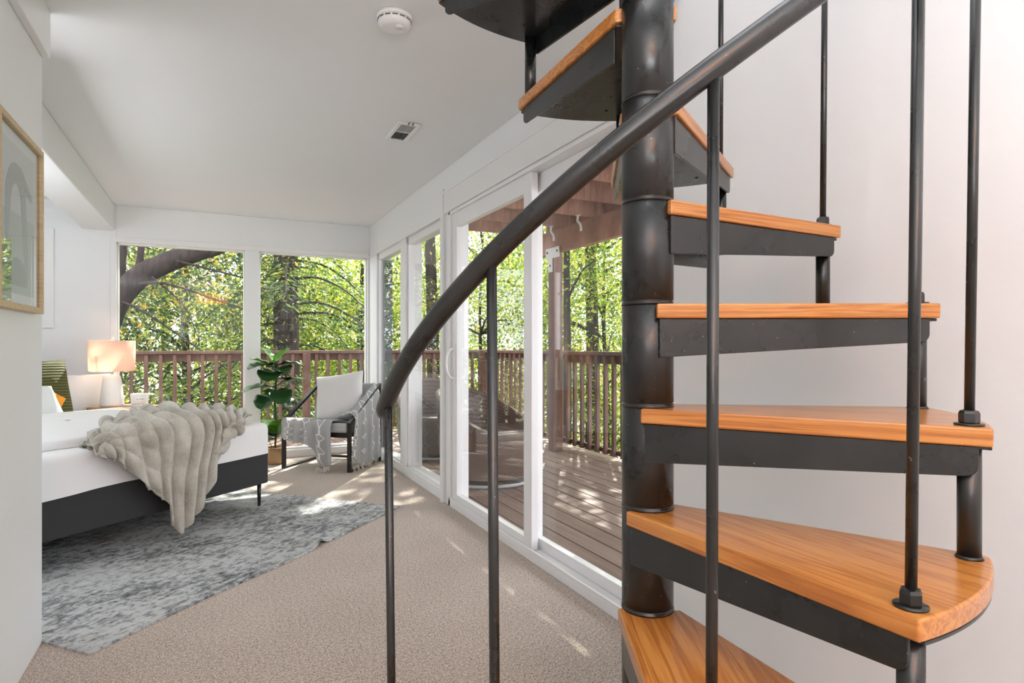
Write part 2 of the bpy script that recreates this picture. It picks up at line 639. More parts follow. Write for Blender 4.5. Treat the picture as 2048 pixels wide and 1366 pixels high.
# ceiling with the stair well cut out
HX0, HX1, HY0, HY1 = 0.12, XR, 0.30, 1.63
b = MB()
b.box(XL, HX0, YF, YB + 0.15, ZC, ZC + 0.25)
b.box(HX0, XR + 0.15, YF, HY0, ZC, ZC + 0.25)
b.box(HX0, XR + 0.15, HY1, YB + 0.15, ZC, ZC + 0.25)
struct(b.build('ceiling', M['ceil']))
b = MB()
b.box(HX0 - 0.1, HX0, HY0, HY1, ZC + 0.25, 5.2)
b.box(HX0 - 0.1, XR + 0.15, HY0 - 0.1, HY0, ZC + 0.25, 5.2)
b.box(HX0 - 0.1, XR + 0.15, HY1, HY1 + 0.1, ZC + 0.25, 5.2)
struct(b.build('wall_stairwell', M['wall']))

# right wall
DY0, DY1 = 1.86, 3.99       # sliding door opening
W2a, W2b = 4.10, 5.06       # window nearest the door
W1a, W1b = 5.22, 6.09       # window by the corner
b = MB()
b.box(XR, XR + 0.15, YF, DY0, 0, 5.2)
b.box(XR, XR + 0.15, DY0, YB + 0.15, 2.05, ZC)
b.box(XR, XR + 0.15, DY1, W2a, 0, 2.05)
b.box(XR, XR + 0.15, W2b, W1a, 0.075, 2.05)
b.box(XR, XR + 0.15, W1b, YB + 0.15, 0.075, 2.05)
b.box(XR, XR + 0.15, W2a, YB + 0.15, 0, 0.075)
struct(b.build('wall_right', M['wall'], bevel=0.003))
b = MB()
b.box(XR - 0.022, XR, 4.062, 4.118, 0, 2.23)
struct(b.build('trim_1', M['trim'], bevel=0.003))
b = MB()
b.box(XR - 0.012, XR, DY0 - 0.06, 4.062, 2.055, 2.20)
b.box(XR - 0.02, XR, DY0 - 0.06, 4.062, 2.195, 2.21)
struct(b.build('trim_2', M['trim'], bevel=0.003))
b = MB()
b.box(XR - 0.010, XR, 4.118, YB, 2.045, 2.062)
struct(b.build('trim_3', M['trim'], bevel=0.002))

# back wall
BX0, BXm0, BXm1, BX1 = -0.783, 0.267, 0.397, 1.453
b = MB()
b.box(XL, BX0, YB, YB + 0.15, 0, ZC)
b.box(BX0, XR, YB, YB + 0.15, 2.045, ZC)
b.box(BX0, XR, YB, YB + 0.15, 0, 0.075)
b.box(BXm0, BXm1, YB, YB + 0.15, 0.075, 2.045)
b.box(BX1, XR, YB, YB + 0.15, 0.075, 2.045)
struct(b.build('wall_back', M['wall'], bevel=0.003))
b = MB()
b.box(BX0 - 0.045, XR - 0.011, YB - 0.008, YB, 2.045, 2.09)
b.box(BX0 - 0.045, BX0, YB - 0.008, YB, 0.075, 2.045)
struct(b.build('trim_4', M['trim'], bevel=0.002))

b = MB()
b.box(XL - 0.15, XL, YF, YB + 0.15, 0, ZC)
struct(b.build('wall_left', M['wall']))
b = MB()
b.box(XL, XR + 0.15, YF - 0.15, YF, 0, ZC)
struct(b.build('wall_front', M['wall']))
XP, YP = -0.582, 2.825
b = MB()
b.box(XP - 0.13, XP, YF, YP, 0, ZC)
struct(b.build('wall_partition', M['wall'], bevel=0.004))
b = MB()
b.box(XP, XP + 0.026, YF, YP, 2.204, ZC)
struct(b.build('trim_5', M['trim'], bevel=0.003))
# dropped beam over the bed alcove
b = MB()
b.box(-1.036, -0.798, YP + 0.35, YB, 2.14, ZC)
struct(b.build('ceiling_beam', M['ceil'], bevel=0.008))
# white panel standing in for a bright sun patch on the back wall
b = MB()
b.box(-1.9, -1.235, YB - 0.02, YB, 1.27, 2.125)
struct(b.build('sun_patch_panel', M['trim'], bevel=0.002))

# windows: frame and pane each
def window(name, frame_boxes, pane_box):
    f = MB()
    for q in frame_boxes:
        f.box(*q)
    o = struct(f.build(name, M['vinyl'], bevel=0.003))
    p = MB()
    p.box(*pane_box)
    p.build('pane', M['glass'], o)
    return o
GY = YB + 0.05
for nm, x0, x1 in (('window_1', BX0, BXm0), ('window_2', BXm1, BX1)):
    window(nm, [(x0, x0 + 0.012, YB + 0.03, YB + 0.1, 0.075, 2.045), (x1 - 0.012, x1, YB + 0.03, YB + 0.1, 0.075, 2.045),
                (x0, x1, YB + 0.03, YB + 0.1, 2.03, 2.045), (x0, x1, YB + 0.03, YB + 0.1, 0.075, 0.095)],
           (x0 + 0.012, x1 - 0.012, GY, GY + 0.006, 0.095, 2.03))
GX = XR + 0.04
for nm, y0, y1 in (('window_3', W1a, W1b), ('window_4', W2a, W2b)):
    window(nm, [(XR + 0.02, XR + 0.1, y0, y0 + 0.02, 0.075, 2.05), (XR + 0.02, XR + 0.1, y1 - 0.02, y1, 0.075, 2.05),
                (XR + 0.02, XR + 0.1, y0, y1, 1.985, 2.05), (XR + 0.02, XR + 0.1, y0, y1, 0.075, 0.09)],
           (GX, GX + 0.006, y0 + 0.02, y1 - 0.02, 0.09, 1.985))

# sliding glass door
d = struct(empty('door_1', (XR, (DY0 + DY1) / 2, 0)))
def dbox(b, x0, x1, y0, y1, z0, z1):
    b.box(x0 - XR, x1 - XR, y0 - (DY0 + DY1) / 2, y1 - (DY0 + DY1) / 2, z0, z1)
b = MB()
dbox(b, XR - 0.005, XR + 0.13, DY0, DY1, 0, 0.045)
dbox(b, XR - 0.005, XR + 0.13, DY0, DY1, 2.03, 2.05)
dbox(b, XR - 0.005, XR + 0.13, DY1 - 0.035, DY1, 0, 2.05)
dbox(b, XR - 0.005, XR + 0.13, DY0, DY0 + 0.035, 0, 2.05)
dbox(b, XR - 0.005, XR + 0.006, DY0, DY1, 0.045, 0.06)
b.build('door_frame', M['vinyl'], d, bevel=0.003)
def leaf(x, y0, y1, name, st=0.075):
    b = MB()
    dbox(b, x - 0.02, x + 0.02, y0, y0 + st, 0.046, 2.03)
    dbox(b, x - 0.02, x + 0.02, y1 - st, y1, 0.046, 2.03)
    dbox(b, x - 0.02, x + 0.02, y0 + st, y1 - st, 0.046, 0.10)
    dbox(b, x - 0.02, x + 0.02, y0 + st, y1 - st, 1.93, 2.03)
    o = b.build(name, M['vinyl'], d, bevel=0.003)
    p = MB()
    dbox(p, x - 0.003, x + 0.003, y0 + st, y1 - st, 0.10, 1.93)
    p.build('pane', M['glass'], o)
    return o
lf = leaf(XR + 0.03, 2.78, DY1 - 0.036, 'sliding_panel', 0.09)
leaf(XR + 0.085, DY0 + 0.036, 2.905, 'fixed_panel', 0.076)
b = MB()
hy = 3.90 - (DY0 + DY1) / 2
hx = -0.022
b.tube(smooth_path([(hx + 0.03, hy, 0.895), (hx, hy, 0.90), (hx - 0.024, hy, 0.94), (hx - 0.03, hy, 0.995), (hx - 0.024, hy, 1.05), (hx, hy, 1.09), (hx + 0.03, hy, 1.095)], 20), 0.010, 10)
b.box(hx + 0.024, hx + 0.034, hy - 0.016, hy + 0.016, 0.86, 1.13)
b.build('door_handle', M['plastic'], d)

# ------------------------------------------------------------------ spiral staircase
SX, SY = 0.7735, 0.958
TH4 = rad(-61.227 - 26.262)
H = 0.2
st = thing('spiral_staircase', 'black steel spiral staircase with orange oak treads and curved handrail', 'staircase', (SX, SY, 0))
RC = 0.0505
prof = [(RC, 0.0)]
for k in range(1, 17):
    z = H * k + 0.006
    prof += [(RC, z - 0.0018), (RC - 0.002, z - 0.001), (RC - 0.002, z + 0.001), (RC, z + 0.0018)]
prof += [(RC, 3.4)]
b = MB()
b.lathe(prof, 64)
col = b.build('center_column', M['steel'], st)
for k in range(1, 12):
    b = MB()
    b.lathe([(RC - 0.003, k * H - 0.002), (RC + 0.0009, k * H - 0.002), (RC + 0.0008, k * H + 0.002), (RC - 0.002, k * H + 0.004)], 64, close=False)
    s_ = b.build('seal_ring', M['seam'], col)

RT = 0.5387
a0, a1 = math.asin(-0.06 / RT), rad(28.6)
poly = [(0.006, -0.06)] + [(RT * math.cos(a0 + (a1 - a0) * i / 28), RT * math.sin(a0 + (a1 - a0) * i / 28)) for i in range(29)]
poly += [(0.462, 0.262), (0.452, 0.2585), (0.012, 0.062)]
tb = MB()
tb.prism(poly, -0.028, 0)
tread_me = None

def flange(p0, p1, h0, h1, th, inward):
    """upright plate from p0 to p1 (xy), heights h0..h1 below -0.028, rounded outer corner"""
    p0, p1 = Vector((*p0, 0)), Vector((*p1, 0))
    L = (p1 - p0).length
    t = (p1 - p0) / L
    nrm = Vector((-t.y, t.x, 0)) * inward
    pr = [(0, -0.0285), (L, -0.0285)]
    r = 0.016
    for i in range(7):
        a = PI / 2 * i / 6
        pr.append((L - r + r * math.cos(a), -0.0285 - h1 + r - r * math.sin(a)))
    pr.append((0, -0.0285 - h0))
    return p0, t, nrm, th, pr
def add_flange(b, *a):
    p0, t, nrm, th, pr = flange(*a)
    A = b.verts([p0 + t * s + Vector((0, 0, z)) for s, z in pr])
    B = b.verts([p0 + t * s + nrm * th + Vector((0, 0, z)) for s, z in pr])
    n = len(pr)
    b.face(A); b.face(B[::-1])
    for i in range(n):
        j = (i + 1) % n
        b.face([A[i], B[i], B[j], A[j]])
pb = MB()
pp = [(0.02, -0.048), (0.53, -0.048)] + [(0.5375 * math.cos(rad(-5.2) + rad(33.5) * i / 20), 0.5375 * math.sin(rad(-5.2) + rad(33.5) * i / 20)) for i in range(21)] + [(0.02, 0.058)]
pb.prism(pp, -0.0335, -0.0283)
add_flange(pb, (0.012, -0.0535), (0.519, -0.0535), 0.074, 0.045, 0.006, 1)
rt = Vector((0.45 - 0.03, 0.252 - 0.064)).normalized()
add_flange(pb, (0.03, 0.062), (0.449, 0.2485), 0.074, 0.045, 0.006, -1)
# screws on the underside
for sx_, sy_ in ((0.2, -0.02), (0.4, -0.02), (0.2, 0.09), (0.38, 0.17), (0.46, 0.02)):
    pb.lathe([(0.001, -0.036), (0.004, -0.0355), (0.005, -0.0334)], 10, Matrix.Translation((sx_, sy_, 0)))
tread0 = tb.build('tread', M['oak'], None, bevel=0.0035, seg=3)
pan0 = pb.build('support_pan', M['steel'], tread0, bevel=0.0012)
RB, PHB = 0.511, rad(-3.4)
# baluster with hex nut and washer, leaning out a little at the top
bb = MB()
bb.tube([(RB, 0, 0.0), (RB + 0.010, 0, 0.832)], 0.0068, 16)
bal0 = bb.build('baluster', M['steel'], None)
nb = MB()
nb.lathe([(0.004, 0.0005), (0.0195, 0.0005), (0.0195, 0.003), (0.006, 0.003)], 32, Matrix.Translation((RB, 0, 0)), close=False)
nb.lathe([(0.006, 0.003), (0.0125, 0.003), (0.0135, 0.005), (0.0135, 0.018), (0.0115, 0.022), (0.006, 0.024)], 6, Matrix.Translation((RB, 0, 0)), smooth=False)
nut0 = nb.build('nut', M['steel'], bal0)
sb = MB()
sb.tube([(RB, 0, 0.0), (RB, 0, H - 0.034)], 0.0155, 24)
sb.lathe([(0.013, 0.0), (0.0185, 0.0), (0.0165, 0.004), (0.013, 0.005)], 24, Matrix.Translation((RB, 0, 0)), close=False)
sp0 = sb.build('spacer_tube', M['steel'], None)
for k in range(1, 12):
    th = TH4 + rad(30.0) * (k - 4)
    z = H * k - 0.002
    t = tread0 if k == 1 else tread0.copy()
    p = pan0 if k == 1 else pan0.copy()
    n = bal0 if k == 1 else bal0.copy()
    q = nut0 if k == 1 else nut0.copy()
    s = sp0 if k == 1 else sp0.copy()
    if k > 1:
        for o in (t, p, n, q, s):
            C.objects.link(o)
    t.parent = st; p.parent = t
    t.location = (0, 0, z); t.rotation_euler = (0, 0, th)
    n.parent = st; q.parent = n
    n.location = (0, 0, z); n.rotation_euler = (0, 0, th + PHB)
    s.parent = st
    s.location = (0, 0, z); s.rotation_euler = (0, 0, th + PHB + rad(30))
b = MB()
pts = []
N = 260
for i in range(N + 1):
    tt = 0.86 + (11.6 - 0.86) * i / N
    a = TH4 + PHB + rad(30) * (tt - 4)
    pts.append((0.521 * math.cos(a), 0.521 * math.sin(a), H * tt + 0.832))
r = [0.0142] * len(pts)
r[0] = 0.011
b.tube(pts, r, 20)
b.build('handrail', M['steel'], st)

# ------------------------------------------------------------------ ceiling fittings
t = thing('smoke_detector', 'round white smoke detector on the ceiling', 'smoke detector', (0.618, 2.268, ZC))
b = MB()
b.lathe([(0.001, -0.0005), (0.068, -0.0005), (0.068, -0.012), (0.064, -0.016)], 48, close=False)
b.build('mounting_plate', M['plastic'], t)
b = MB()
b.lathe([(0.062, -0.014), (0.063, -0.030), (0.056, -0.042), (0.040, -0.047), (0.001, -0.048)], 48, close=False)
bd = b.build('body', M['plastic'], t)
b = MB()
for i in range(14):
    a = 2 * PI * i / 14
    b.box(0.060, 0.0635, -0.010, 0.010, -0.025, -0.020, Matrix.Rotation(a, 4, 'Z'))
b.build('sounder_slots', M['grille_dark'], bd)
b = MB()
b.lathe([(0.016, -0.047), (0.016, -0.051), (0.001, -0.0515)], 24, Matrix.Translation((0.012, -0.022, 0)), close=False)
b.build('test_button', M['plastic'], bd)

t = thing('ceiling_vent', 'white rectangular air vent with grey louvres on the ceiling', 'vent', (0.992, 3.463, ZC))
b = MB()
for q in ((-0.064, 0.064, -0.155, -0.128), (-0.064, 0.064, 0.128, 0.155), (-0.064, -0.042, -0.128, 0.128), (0.042, 0.064, -0.128, 0.128)):
    b.box(q[0], q[1], q[2], q[3], -0.010, -0.0005)
b.box(-0.042, 0.042, -0.004, 0.004, -0.008, -0.001)
b.build('frame', M['trim'], t, bevel=0.002)
for nm, y0, y1, m in (('louvre_panel', -0.128, -0.004, 'grille_grey'), ('louvre_panel', 0.004, 0.128, 'grille_dark')):
    b = MB()
    b.box(-0.042, 0.042, y0, y1, -0.002, -0.0008)
    n = 9
    for i in range(n):
        x = -0.038 + 0.076 * i / (n - 1)
        b.box(x - 0.0012, x + 0.0012, y0, y1, -0.007, -0.002)
    b.build(nm, M[m], t)
for x in (-0.010, 0.014):
    b = MB()
    b.box(x - 0.002, x + 0.002, -0.175, -0.15, -0.016, -0.006)
    b.build('lever', M['grille_dark'], t)

# ------------------------------------------------------------------ framed print on the partition
t = thing('framed_print', 'pale wood framed grey abstract print with painted green reflection on partition wall', 'picture', (XP, 2.455, 1.52))
FY, FZ0, FZ1, FD = 0.25, -0.288, 0.295, 0.03
b = MB()
fw = 0.02
b.box(0.001, FD, -FY, -FY + fw, FZ0, FZ1)
b.box(0.001, FD, FY - fw, FY, FZ0, FZ1)
b.box(0.001, FD, -FY + fw, FY - fw, FZ1 - fw, FZ1)
b.box(0.001, FD, -FY + fw, FY - fw, FZ0, FZ0 + fw)
b.build('frame', M['oak_pale'], t, bevel=0.0015)
b = MB()
b.box(0.004, 0.014, -FY + fw, FY - fw, FZ0 + fw, FZ1 - fw)
mt = b.build('mat_board', M['art_border'], t)
ax0, ax1, az0, az1 = -0.185, 0.185, -0.235, 0.235
b = MB()
b.box(0.0142, 0.0150, ax0, ax1, az0, az1)
art = b.build('artwork', M['art_mat'], t)
b = MB()
b.box(0.0151, 0.0155, ax0, ax1, az0, 0.02)
b.build('green_reflection', M['art_reflection'], art)  # green of the outdoors mirrored in the glazing, laid into the artwork as colour
def ink(name, pts, m, x):
    b = MB()
    b.prism(pts, x, x + 0.0004, Matrix(((0, 0, 1, 0), (1, 0, 0, 0), (0, 1, 0, 0), (0, 0, 0, 1))))
    return b.build(name, M[m], art)
arc = []
for i in range(25):
    a = PI * i / 24
    arc.append((-0.03 + 0.115 * math.cos(a), 0.04 + 0.14 * math.sin(a)))
inn = [(-0.03 + 0.06 * math.cos(PI * i / 24), 0.03 + 0.085 * math.sin(PI * i / 24)) for i in range(24, -1, -1)]
ink('arch_shape', [(0.115, -0.18)] + arc + [(-0.145, -0.10)] + [(-0.12, -0.10)] + inn + [(0.07, -0.18)], 'art_dark', 0.0156)
ink('bent_shape', [(-0.03, 0.175), (0.02, 0.18), (0.15, 0.11), (0.155, 0.09), (0.13, 0.09), (0.02, 0.14)], 'art_dark', 0.0157)
ink('mound_shape', [(-0.14 + 0.0, -0.21)] + [(-0.02 + 0.12 * math.cos(PI - PI * i / 16), -0.21 + 0.09 * math.sin(PI * i / 16)) for i in range(17)], 'art_olive', 0.0158)
b = MB()
b.box(0.0185, 0.0205, -FY + fw, FY - fw, FZ0 + fw, FZ1 - fw)
b.build('glazing', M['glass'], t)

# ------------------------------------------------------------------ bed
A = Vector((0.34, 4.535))
U = Vector((0.7623, 0.6472))
V = Vector((-0.6472, 0.7623))
BANG = math.atan2(U.y, U.x)
bedM = Matrix.Translation((A.x, A.y, 0)) @ Matrix.Rotation(BANG, 4, 'Z')
BW, BL = 1.55, 2.05
bed = thing('bed', 'platform bed with charcoal fabric frame and white headboard', 'bed', (A.x, A.y, 0), BANG)
b = MB()
b.box(-BW, 0, 0, 0.04, 0.162, 0.40)
b.box(-BW, 0, BL - 0.04, BL, 0.162, 0.40)
b.box(-BW, -BW + 0.04, 0.04, BL - 0.04, 0.162, 0.40)
b.box(-0.04, 0, 0.04, BL - 0.04, 0.162, 0.40)
b.box(-BW + 0.04, -0.04, 0.04, BL - 0.04, 0.30, 0.35)
b.build('frame', M['charcoal'], bed, bevel=0.01, seg=3)
for x, y in ((-0.05, 0.035), (-BW + 0.05, 0.035), (-0.05, BL - 0.05), (-BW + 0.05, BL - 0.05)):
    b = MB()
    b.lathe([(0.010, 0.009), (0.014, 0.165)], 16, Matrix.Translation((x, y, 0)))
    b.build('leg', M['black_metal'], bed)
b = MB()
b.box(-BW - 0.28, 0.30, BL + 0.02, BL + 0.075, 0.05, 0.873)
b.build('headboard', M['linen'], bed, bevel=0.012, seg=4)
b = MB()
b.box(-BW + 0.03, -0.03, 0.035, BL - 0.03, 0.352, 0.555)
b.build('mattress', M['linen'], bed, bevel=0.04, seg=4)

def drape(x0, x1, y0, y1, r, zt, zb, wav, n=260, puff=0.0, seed=0, edge=0.045):
    """bedding laid over a box: concentric rounded rectangles, wavy hem"""
    cx, cy = (x0 + x1) / 2, (y0 + y1) / 2
    hx, hy = (x1 - x0) / 2, (y1 - y0) / 2
    per = []
    segs = [(hx - r, -hy, 0, 'b'), ]
    # perimeter points of the rounded rectangle
    corners = [(hx - r, -hy + r, -PI / 2), (hx - r, hy - r, 0), (-hx + r, hy - r, PI / 2), (-hx + r, -hy + r, PI)]
    raw = []
    for (px, py, a) in corners:
        for i in range(9):
            q = a + PI / 2 * i / 8
            raw.append(Vector((px + r * math.cos(q), py + r * math.sin(q))))
    # resample
    raw.append(raw[0])
    L = [0]
    for i in range(1, len(raw)):
        L.append(L[-1] + (raw[i] - raw[i - 1]).length)
    out = []
    for k in range(n):
        s = L[-1] * k / n
        i = max(j for j in range(len(L) - 1) if L[j] <= s)
        f = (s - L[i]) / max(L[i + 1] - L[i], 1e-9)
        out.append(raw[i].lerp(raw[i + 1], f))
    P = []
    for k, q in enumerate(out):
        row = []
        nrm = (q / max(q.length, 1e-6))
        for s in (0.02, 0.2, 0.4, 0.6, 0.75, 0.86, 0.93):
            p = Vector((q.x * s, q.y * s))
            zz = zt + puff * (1 - s ** 4) + 0.006 * noise.noise(Vector((p.x * 3 + seed, p.y * 3, 1.3)))
            row.append((cx + p.x, cy + p.y, zz))
        for i in range(6):
            a = PI / 2 * i / 5
            off = edge
            ln = math.hypot(q.x, q.y)
            p = q * (1 - off / ln) + q / ln * off * math.sin(a)
            row.append((cx + p.x, cy + p.y, zt - off + off * math.cos(a)))
        for i in range(1, 8):
            f = i / 7
            wv = wav * noise.noise(Vector((q.x * 2.2 + seed, q.y * 2.2, 0.2))) * f
            o = 0.012 * f * noise.noise(Vector((q.x * 7, q.y * 7, seed + 3.0)))
            ln = math.hypot(q.x, q.y)
            p = q * (1 + o / ln)
            row.append((cx + p.x, cy + p.y, (zt - edge) * (1 - f) + (zb + wv) * f))
        P.append(row)
    return P
b = MB()
b.grid(drape(-BW - 0.012, 0.012, -0.014, BL - 0.035, 0.05, 0.582, 0.374, 0.022, seed=2), wrap=True)
o = tag(b.build('bedspread', M['linen'], None), 'white bedspread covering the mattress of the bed', 'bedspread')
o.matrix_world = bedM
b = MB()
b.grid(drape(-BW + 0.0, -0.10, 0.13, 1.52, 0.08, 0.632, 0.586, 0.0, puff=0.02, seed=9, edge=0.035), wrap=True)
o = tag(b.build('folded_duvet', M['linen'], None), 'folded white duvet lying over the bedspread on the bed', 'duvet')
o.matrix_world = bedM

def pillow_mb(wd, ht, th, n=28):
    b = MB()
    for sgn in (1, -1):
        P = []
        for i in range(n + 1):
            row = []
            for j in range(n + 1):
                u, v = -1 + 2 * i / n, -1 + 2 * j / n
                k = max(0.0, (1 - u ** 4) * (1 - v ** 4)) ** 0.55
                pin = 1 - 0.05 * (1 - v * v) * abs(u) ** 3 - 0.0
                pin2 = 1 - 0.05 * (1 - u * u) * abs(v) ** 3
                row.append((u * wd / 2 * pin, sgn * th / 2 * k + 0.006 * noise.noise(Vector((u * 2, v * 2, th * 30))) * k, v * ht / 2 * pin2))
            P.append(row)
        b.grid(P)
    bmesh.ops.remove_doubles(b.bm, verts=b.bm.verts, dist=0.0004)
    return b
def place_bed(o, u, v, z, lean=0, rz=0, tilt=0):
    o.matrix_world = bedM @ Matrix.Translation((u, v, z)) @ Matrix.Rotation(rz, 4, 'Z') @ Matrix.Rotation(-lean, 4, 'X') @ Matrix.Rotation(tilt, 4, 'Y')
o = tag(pillow_mb(0.46, 0.46, 0.15).build('green_cushion', M['green_rib']), 'dark green ribbed cushion leaning on the white headboard', 'cushion')
place_bed(o, -0.42, 1.895, 0.785, rad(16))
o = tag(pillow_mb(0.14, 0.13, 0.07).build('orange_cushion', M['orange_cloth']), 'small orange cushion peeking out between green and white cushions', 'cushion')
place_bed(o, -0.40, 1.735, 0.70, rad(22), 0, rad(35))
o = tag(pillow_mb(0.46, 0.30, 0.13).build('white_cushion', M['pillow_pale']), 'pale white cushion in front of the green cushion', 'cushion')
place_bed(o, -0.665, 1.60, 0.70, rad(38))

# nightstand, lamp, candle
t = thing('nightstand', 'honey oak nightstand between the bed and the back wall', 'nightstand', (*(A + U * 0.225 + V * 1.845), 0), BANG)
b = MB()
b.box(-0.2, 0.195, -0.19, 0.19, 0.575, 0.602)
b.build('top', M['oak_stand'], t, bevel=0.003)
b = MB()
b.box(-0.185, 0.18, -0.17, 0.18, 0.20, 0.575)
b.build('cabinet', M['oak_stand'], t, bevel=0.003)
b = MB()
b.box(-0.175, 0.17, -0.185, -0.17, 0.39, 0.565)
dr = b.build('drawer', M['oak_stand'], t, bevel=0.003)
b = MB()
b.lathe([(0.004, 0), (0.012, 0.012), (0.009, 0.02)], 16, Matrix.Translation((0, -0.185, 0.475)) @ Matrix.Rotation(rad(90), 4, 'X'))
b.build('knob', M['black_metal'], dr)
for x in (-0.17, 0.165):
    for y in (-0.155, 0.165):
        b = MB()
        b.lathe([(0.012, 0), (0.018, 0.2)], 12, Matrix.Translation((x, y, 0)))
        b.build('leg', M['oak_stand'], t)

LP = A + U * 0.165 + V * 1.925
t = thing('table_lamp', 'lit table lamp with peach drum shade and white ceramic base on nightstand', 'lamp', (LP.x, LP.y, 0.6025), BANG)
b = MB()
seg = 96
rings = []
prof = [(0.078, 0.0), (0.088, 0.006), (0.090, 0.02), (0.086, 0.08), (0.076, 0.17), (0.067, 0.235), (0.060, 0.258), (0.045, 0.270), (0.018, 0.274)]
for rr, zz in prof:
    pts = []
    for k in range(seg):
        a = 2 * PI * k / seg
        f = 1 - 0.025 * (0.5 + 0.5 * math.cos(a * 32)) * (1 if 0.01 < zz < 0.25 else 0)
        pts.append((rr * f * math.cos(a), rr * f * math.sin(a), zz))
    rings.append(b.verts(pts))
for i in range(len(prof) - 1):
    for k in range(seg):
        l = (k + 1) % seg
        b.face([rings[i][k], rings[i][l], rings[i + 1][l], rings[i + 1][k]], True)
b.face(rings[0][::-1]); b.face(rings[-1])
b.build('base', M['ceramic'], t)
b = MB()
b.tube([(0, 0, 0.272), (0, 0, 0.36)], 0.010, 12)
b.build('neck', M['galv'], t)
b = MB()
b.lathe([(0.158, 0.30), (0.168, 0.302), (0.170, 0.43), (0.171, 0.556), (0.167, 0.558)], 64, close=False)
b.build('lamp_shade', M['shade'], t, solid=0.002)
b = MB()
for k in range(3):
    a = 2 * PI * k / 3
    b.tube([(0, 0, 0.54), (0.168 * math.cos(a), 0.168 * math.sin(a), 0.548)], 0.002, 8)
b.tube([(0, 0, 0.35), (0, 0, 0.565)], 0.003, 8)
b.build('harp', M['galv'], t)
b = MB()
b.lathe([(0.004, 0.556), (0.016, 0.562), (0.018, 0.58), (0.010, 0.588), (0.001, 0.589)], 20)
b.build('finial', M['ceramic'], t)
b = MB()
b.lathe([(0.012, 0.36), (0.028, 0.40), (0.030, 0.42), (0.020, 0.445), (0.002, 0.452)], 20)
b.build('bulb', M['bulb'], t)

CP = A + U * 0.315 + V * 1.79
t = thing('candle_jar', 'white candle jar with printed label on the nightstand', 'candle', (CP.x, CP.y, 0.6145), BANG)
b = MB()
b.lathe([(0.001, 0.0), (0.058, 0.0), (0.064, 0.006), (0.070, 0.088), (0.066, 0.09), (0.062, 0.07), (0.001, 0.068)], 48, close=False)
b.build('jar', M['candle'], t)
b = MB()
for i, (x, wdt) in enumerate(((-0.02, 0.012), (0.012, 0.036))):
    n = 5
    P = []
    for k in range(n + 1):
        a = -PI / 2 - 0.55 + (x + wdt * (k / n - 0.5)) / 0.066
        P.append([(0.0682 * math.cos(a), 0.0682 * math.sin(a), zz) for zz in (0.042, 0.050)])
    b.grid(P)
b.build('label_print', M['print'], t)
o = MB()
o.box(-0.085, 0.075, -0.065, 0.065, 0.0, 0.0115)
o = tag(o.build('book', M['plastic'], None, bevel=0.002), 'thin white book under the candle jar on the nightstand', 'book')
o.location = (CP.x - U.x * 0.012, CP.y - U.y * 0.012, 0.6025)
o.rotation_euler = (0, 0, BANG)

